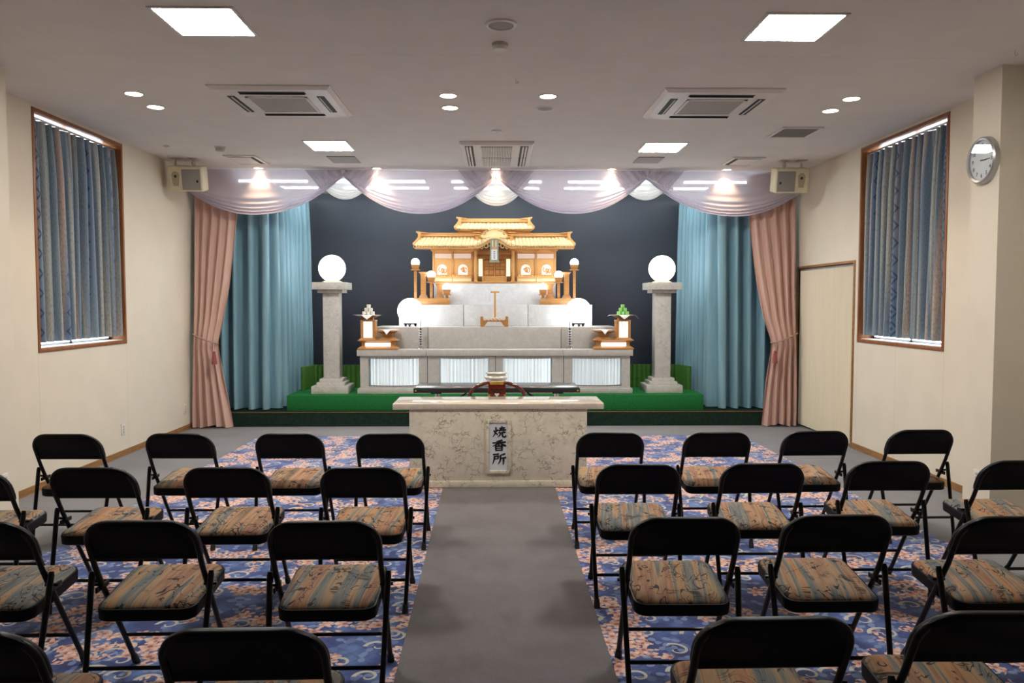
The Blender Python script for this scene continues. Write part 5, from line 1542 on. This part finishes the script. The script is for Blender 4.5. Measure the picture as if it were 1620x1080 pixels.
# bent top rail runs round as arms, chair faces the altar
def rail(t):
    a = pi * t
    return Vector((-0.275 * cos(a), CY - 0.0 - 0.10 * 0 + 0.0, 0.60 + 0.215 * sin(a) ** 0.8))
pts = [(-0.288, CY - 0.02, 0.43), (-0.287, CY - 0.02, 0.55)]
for i in range(1, 24):
    a = pi * i / 24
    pts.append((-0.282 * math.copysign(abs(cos(a)) ** 0.8, cos(a)), CY - 0.02 - 0.03 * sin(a), 0.60 + 0.215 * sin(a) ** 0.75))
pts += [(0.287, CY - 0.02, 0.55), (0.288, CY - 0.02, 0.43)]
obj('bent_rail', MB().tube(pts, 0.0175, 12), M['lacquer'], root)
mb = MB().box(-0.085, 0.085, CY - 0.062, CY - 0.038, 0.42, 0.80, 0.004)
bk = obj('splat', mb, M['lacquer'], root, 'carved red back splat with a heart cut')
obj('heart', MB().prism([(0.0, 0.678), (0.022, 0.698), (0.020, 0.710), (0.010, 0.714), (0.0, 0.706), (-0.010, 0.714), (-0.020, 0.710), (-0.022, 0.698)], CY - 0.0635, CY - 0.062), M['porcelain'], bk)
mb = MB()
for a_ in (-0.045, 0.0, 0.045):
    mb.tube([(a_ + 0.020 * cos(t), CY - 0.063, 0.742 + 0.016 * sin(t)) for t in [i * pi / 5 for i in range(10)]], 0.004, 5, closed=True)
obj('carving', mb, M['black_matte'], bk)
obj('rail_plate', MB().box(-0.066, 0.066, CY - 0.072, CY - 0.03, 0.795, 0.828, 0.006), M['gold'], root, 'gold plate')
mb = MB()
for sx in (-1, 1): mb.box(sx * 0.078 - 0.012, sx * 0.078 + 0.012, CY - 0.066, CY - 0.034, 0.55, 0.70, 0.003)
obj('gold_trim', mb, M['gold'], bk)
obj('seat', MB().box(-0.29, 0.29, CY - 0.06, CY + 0.40, 0.40, 0.44, 0.012), M['lacquer'], root)
for sx in (-1, 1):
    for yy in (CY - 0.03, CY + 0.37):
        obj('leg', floor_clip(MB().tube([(sx * 0.265, yy, 0.41), (sx * 0.275, yy, 0.2), (sx * 0.27, yy, 0.0085)], [0.02, 0.017, 0.02], 10), 0.0085), M['lacquer'], root)
obj('stretcher', MB().box(-0.27, 0.27, CY - 0.04, CY - 0.02, 0.12, 0.15, 0.003).box(-0.27, 0.27, CY + 0.36, CY + 0.38, 0.12, 0.15, 0.003), M['lacquer'], root)

# ================================================================ folding chairs
def fy(z):            # lean of the back frame, rear (low y) at the top
    if z < 0.52: return 0.235 + (-0.085 - 0.235) * z / 0.52
    return -0.085 + (-0.20 + 0.085) * (z - 0.52) / 0.235
def make_chair():
    t = thing('folding_chair', (0, 0, 0), '', 'chair', 'black folding chairs facing the altar')
    L = dict(local=True)
    # back frame: bent tube from seat pivot up and over
    pts = []
    for z in (0.42, 0.48, 0.54, 0.60, 0.65): pts.append((-0.2105, fy(z), z))
    for i in range(1, 9):
        a = i / 8 * pi / 2
        pts.append((-0.2105 + 0.10 * (1 - cos(a)), fy(0.65 + 0.094 * sin(a)), 0.65 + 0.094 * sin(a)))
    pts += [(-x, y, z) for x, y, z in reversed(pts)]
    obj('back_frame', MB().tube(pts, 0.0115, 10), M['black_metal'], t, **L)
    # padded backrest wrapped over the tube
    prof = []
    z0, zt, hw, rr = 0.574, 0.757, 0.222, 0.115
    for i in range(5): prof.append((-0.214 + (0.214 * 2) * i / 4, z0 - 0.0))
    out = [(-0.206, z0), (0.206, z0), (0.216, z0 + 0.006), (0.221, z0 + 0.03), (hw, 0.645)]
    for i in range(1, 10):
        a = i / 9 * pi / 2
        out.append((hw - rr * (1 - cos(a)), 0.645 + (zt - 0.645) * sin(a) ** 0.95))
    out += [(-x, z) for x, z in reversed(out[4:])] + [(-0.221, z0 + 0.03), (-0.216, z0 + 0.006)]
    mb = MB(); bm = mb.bm
    cen = (0, 0.67)
    def layer(off, s):
        return [bm.verts.new((x * s if True else x, fy(z) + off + 0.012 - 0.024 * (1 - (x / 0.222) ** 2), cen[1] + (z - cen[1]) * (1 - (1 - s) * 2.2))) for x, z in out]
    R_ = [layer(-0.0165, 0.90), layer(-0.0165, 0.955), layer(-0.012, 0.988), layer(0.0, 1.0), layer(0.012, 0.988), layer(0.0165, 0.955), layer(0.0165, 0.90)]
    mb.skin(R_, False, False)
    for ring, fl in ((R_[0], True), (R_[-1], False)):
        # fill as quads strip between mirrored points
        n = len(ring); half = n // 2
        ctr = []
        # order points bottom row to top via mirrored pairs
        left = [v for v in ring if v.co.x < -1e-6]; right = [v for v in ring if v.co.x > 1e-6]
        left.sort(key=lambda v: (v.co.z, -abs(v.co.x))); right.sort(key=lambda v: (v.co.z, -abs(v.co.x)))
        f = bm.faces.new(ring if not fl else list(reversed(ring)))
    obj('backrest', mb, M['black_vinyl'], t, smooth=50, **L)
    # front legs continue the frame, rear legs cross from the pivot
    for sx in (-1, 1):
        lg = obj('leg', MB().tube([(sx * 0.2105, fy(0.43), 0.43), (sx * 0.2075, fy(0.2), 0.2), (sx * 0.205, fy(0.015), 0.015)], 0.0115, 10), M['black_metal'], t, 'front leg', **L)
        obj('rubber_foot', floor_clip(MB().tube([(sx * 0.205, fy(0.045), 0.045), (sx * 0.205, fy(0.02), 0.02), (sx * 0.205, fy(0.0), 0.0)], [0.0135, 0.016, 0.0165], 10)), M['rubber'], lg, **L)
        ry = lambda z: -0.205 + 0.135 * z / 0.51
        mb = MB().tube([(sx * 0.236, ry(0.515), 0.515), (sx * 0.236, ry(0.50), 0.50), (sx * 0.227, ry(0.25), 0.25), (sx * 0.2185, ry(0.015), 0.015)], [0.009, 0.0125, 0.0115, 0.0115], 10)
        mb.cyl((sx * 0.200, -0.052, 0.455), (sx * 0.252, -0.052, 0.455), 0.007, n=8)
        mb.box(min(sx * 0.216, sx * 0.224), max(sx * 0.216, sx * 0.224), -0.075, 0.03, 0.425, 0.448, 0.003)
        lg = obj('leg', mb, M['black_metal'], t, 'rear leg', **L)
        obj('rubber_foot', floor_clip(MB().tube([(sx * 0.2185, ry(0.045), 0.045), (sx * 0.2185, ry(0.02), 0.02), (sx * 0.2185, ry(0.0), 0.0)], [0.0135, 0.016, 0.0165], 10)), M['rubber'], lg, **L)
    obj('crossbar', MB().cyl((-0.224, -0.205 + 0.135 * 0.16 / 0.51, 0.16), (0.224, -0.205 + 0.135 * 0.16 / 0.51, 0.16), 0.0085, n=8), M['black_metal'], t, 'rear crossbar', **L)
    obj('crossbar', MB().cyl((-0.2105, fy(0.17), 0.17), (0.2105, fy(0.17), 0.17), 0.0085, n=8), M['black_metal'], t, 'front crossbar', **L)
    # seat: black pan and rounded patterned cushion
    def rrect(hx0, hx1, y0, y1, r, n=6):
        P = []
        for cx, cy, a0 in ((hx1 - r, y1 - r, 0), (-hx1 + r, y1 - r, 90), (-hx0 + r, y0 + r, 180), (hx0 - r, y0 + r, 270)):
            for i in range(n + 1):
                a = R(a0 + 90 * i / n); P.append((cx + r * cos(a), cy + r * sin(a)))
        return P
    def sz_(y): return 0.388 + (y + 0.155) / 0.40 * 0.045
    def ring(mb, ins, dz, r=0.055):
        return [mb.bm.verts.new((x, y, sz_(y) + dz)) for x, y in rrect(0.196 - ins, 0.200 - ins, -0.155 + ins, 0.245 - ins, max(0.012, r - ins))]
    mb = MB()
    mb.skin([ring(mb, 0.012, -0.051), ring(mb, 0.002, -0.045), ring(mb, 0.0, -0.006), ring(mb, 0.003, 0.0), ring(mb, 0.012, 0.0)])
    pan = obj('seat_pan', mb, M['black_vinyl'], t, smooth=35, **L)
    mb = MB(); rg = [ring(mb, 0.010, -0.001), ring(mb, 0.012, 0.004), ring(mb, 0.022, 0.012), ring(mb, 0.040, 0.019), ring(mb, 0.065, 0.024), ring(mb, 0.095, 0.027, 0.1), ring(mb, 0.135, 0.029, 0.14)]
    mb.skin(rg)
    obj('cushion', mb, M['seat'], pan, 'brown, orange and grey striped fabric cushion', smooth=60, **L)
    return t
proto = make_chair()
rows = [
    ('front row', [(100, 688, 'left', 4), (280, 687, 'left', 3), (455, 687, 'left', 2), (616, 687, 'left', 1), (968, 685.5, 'right', 1), (1138, 685, 'right', 2), (1294, 683, 'right', 3), (1462, 681, 'right', 4)]),
    ('second row', [(-66, 746, 'left', 4), (140, 741.5, 'left', 3), (353, 741, 'left', 2), (572, 741, 'left', 1), (1013, 736, 'right', 1), (1212, 734.5, 'right', 2), (1414, 731, 'right', 3), (1622, 730, 'right', 4)]),
    ('third row', [(-52, 828, 'left', 3), (214, 826, 'left', 2), (508, 826.5, 'left', 1), (1089, 820.5, 'right', 1), (1333, 816.5, 'right', 2), (1611, 819, 'right', 3)]),
    ('nearest row', [(-92, 1003, 'left', 2), (374, 998, 'left', 1), (1234, 980, 'right', 1), (1590, 971, 'right', 2)]),
]
ordn = {1: 'beside the aisle', 2: 'second from the aisle', 3: 'third from the aisle', 4: 'farthest from the aisle'}
first = True
rj = random.Random(4)
for rn, lst in rows:
    for px, py, sd, k in lst:
        p = atz(px, py, 0.757)
        c = proto if first else copy_tree(proto)
        first = False
        onrug = True
        c.location = (p.x, p.y + 0.20, 0.0085)
        c.rotation_euler = (0, 0, R(rj.uniform(-1.2, 1.2)))
        c['label'] = 'black folding chair with striped cushion, %s, %s of the aisle, %s' % (rn, sd, ordn[k])
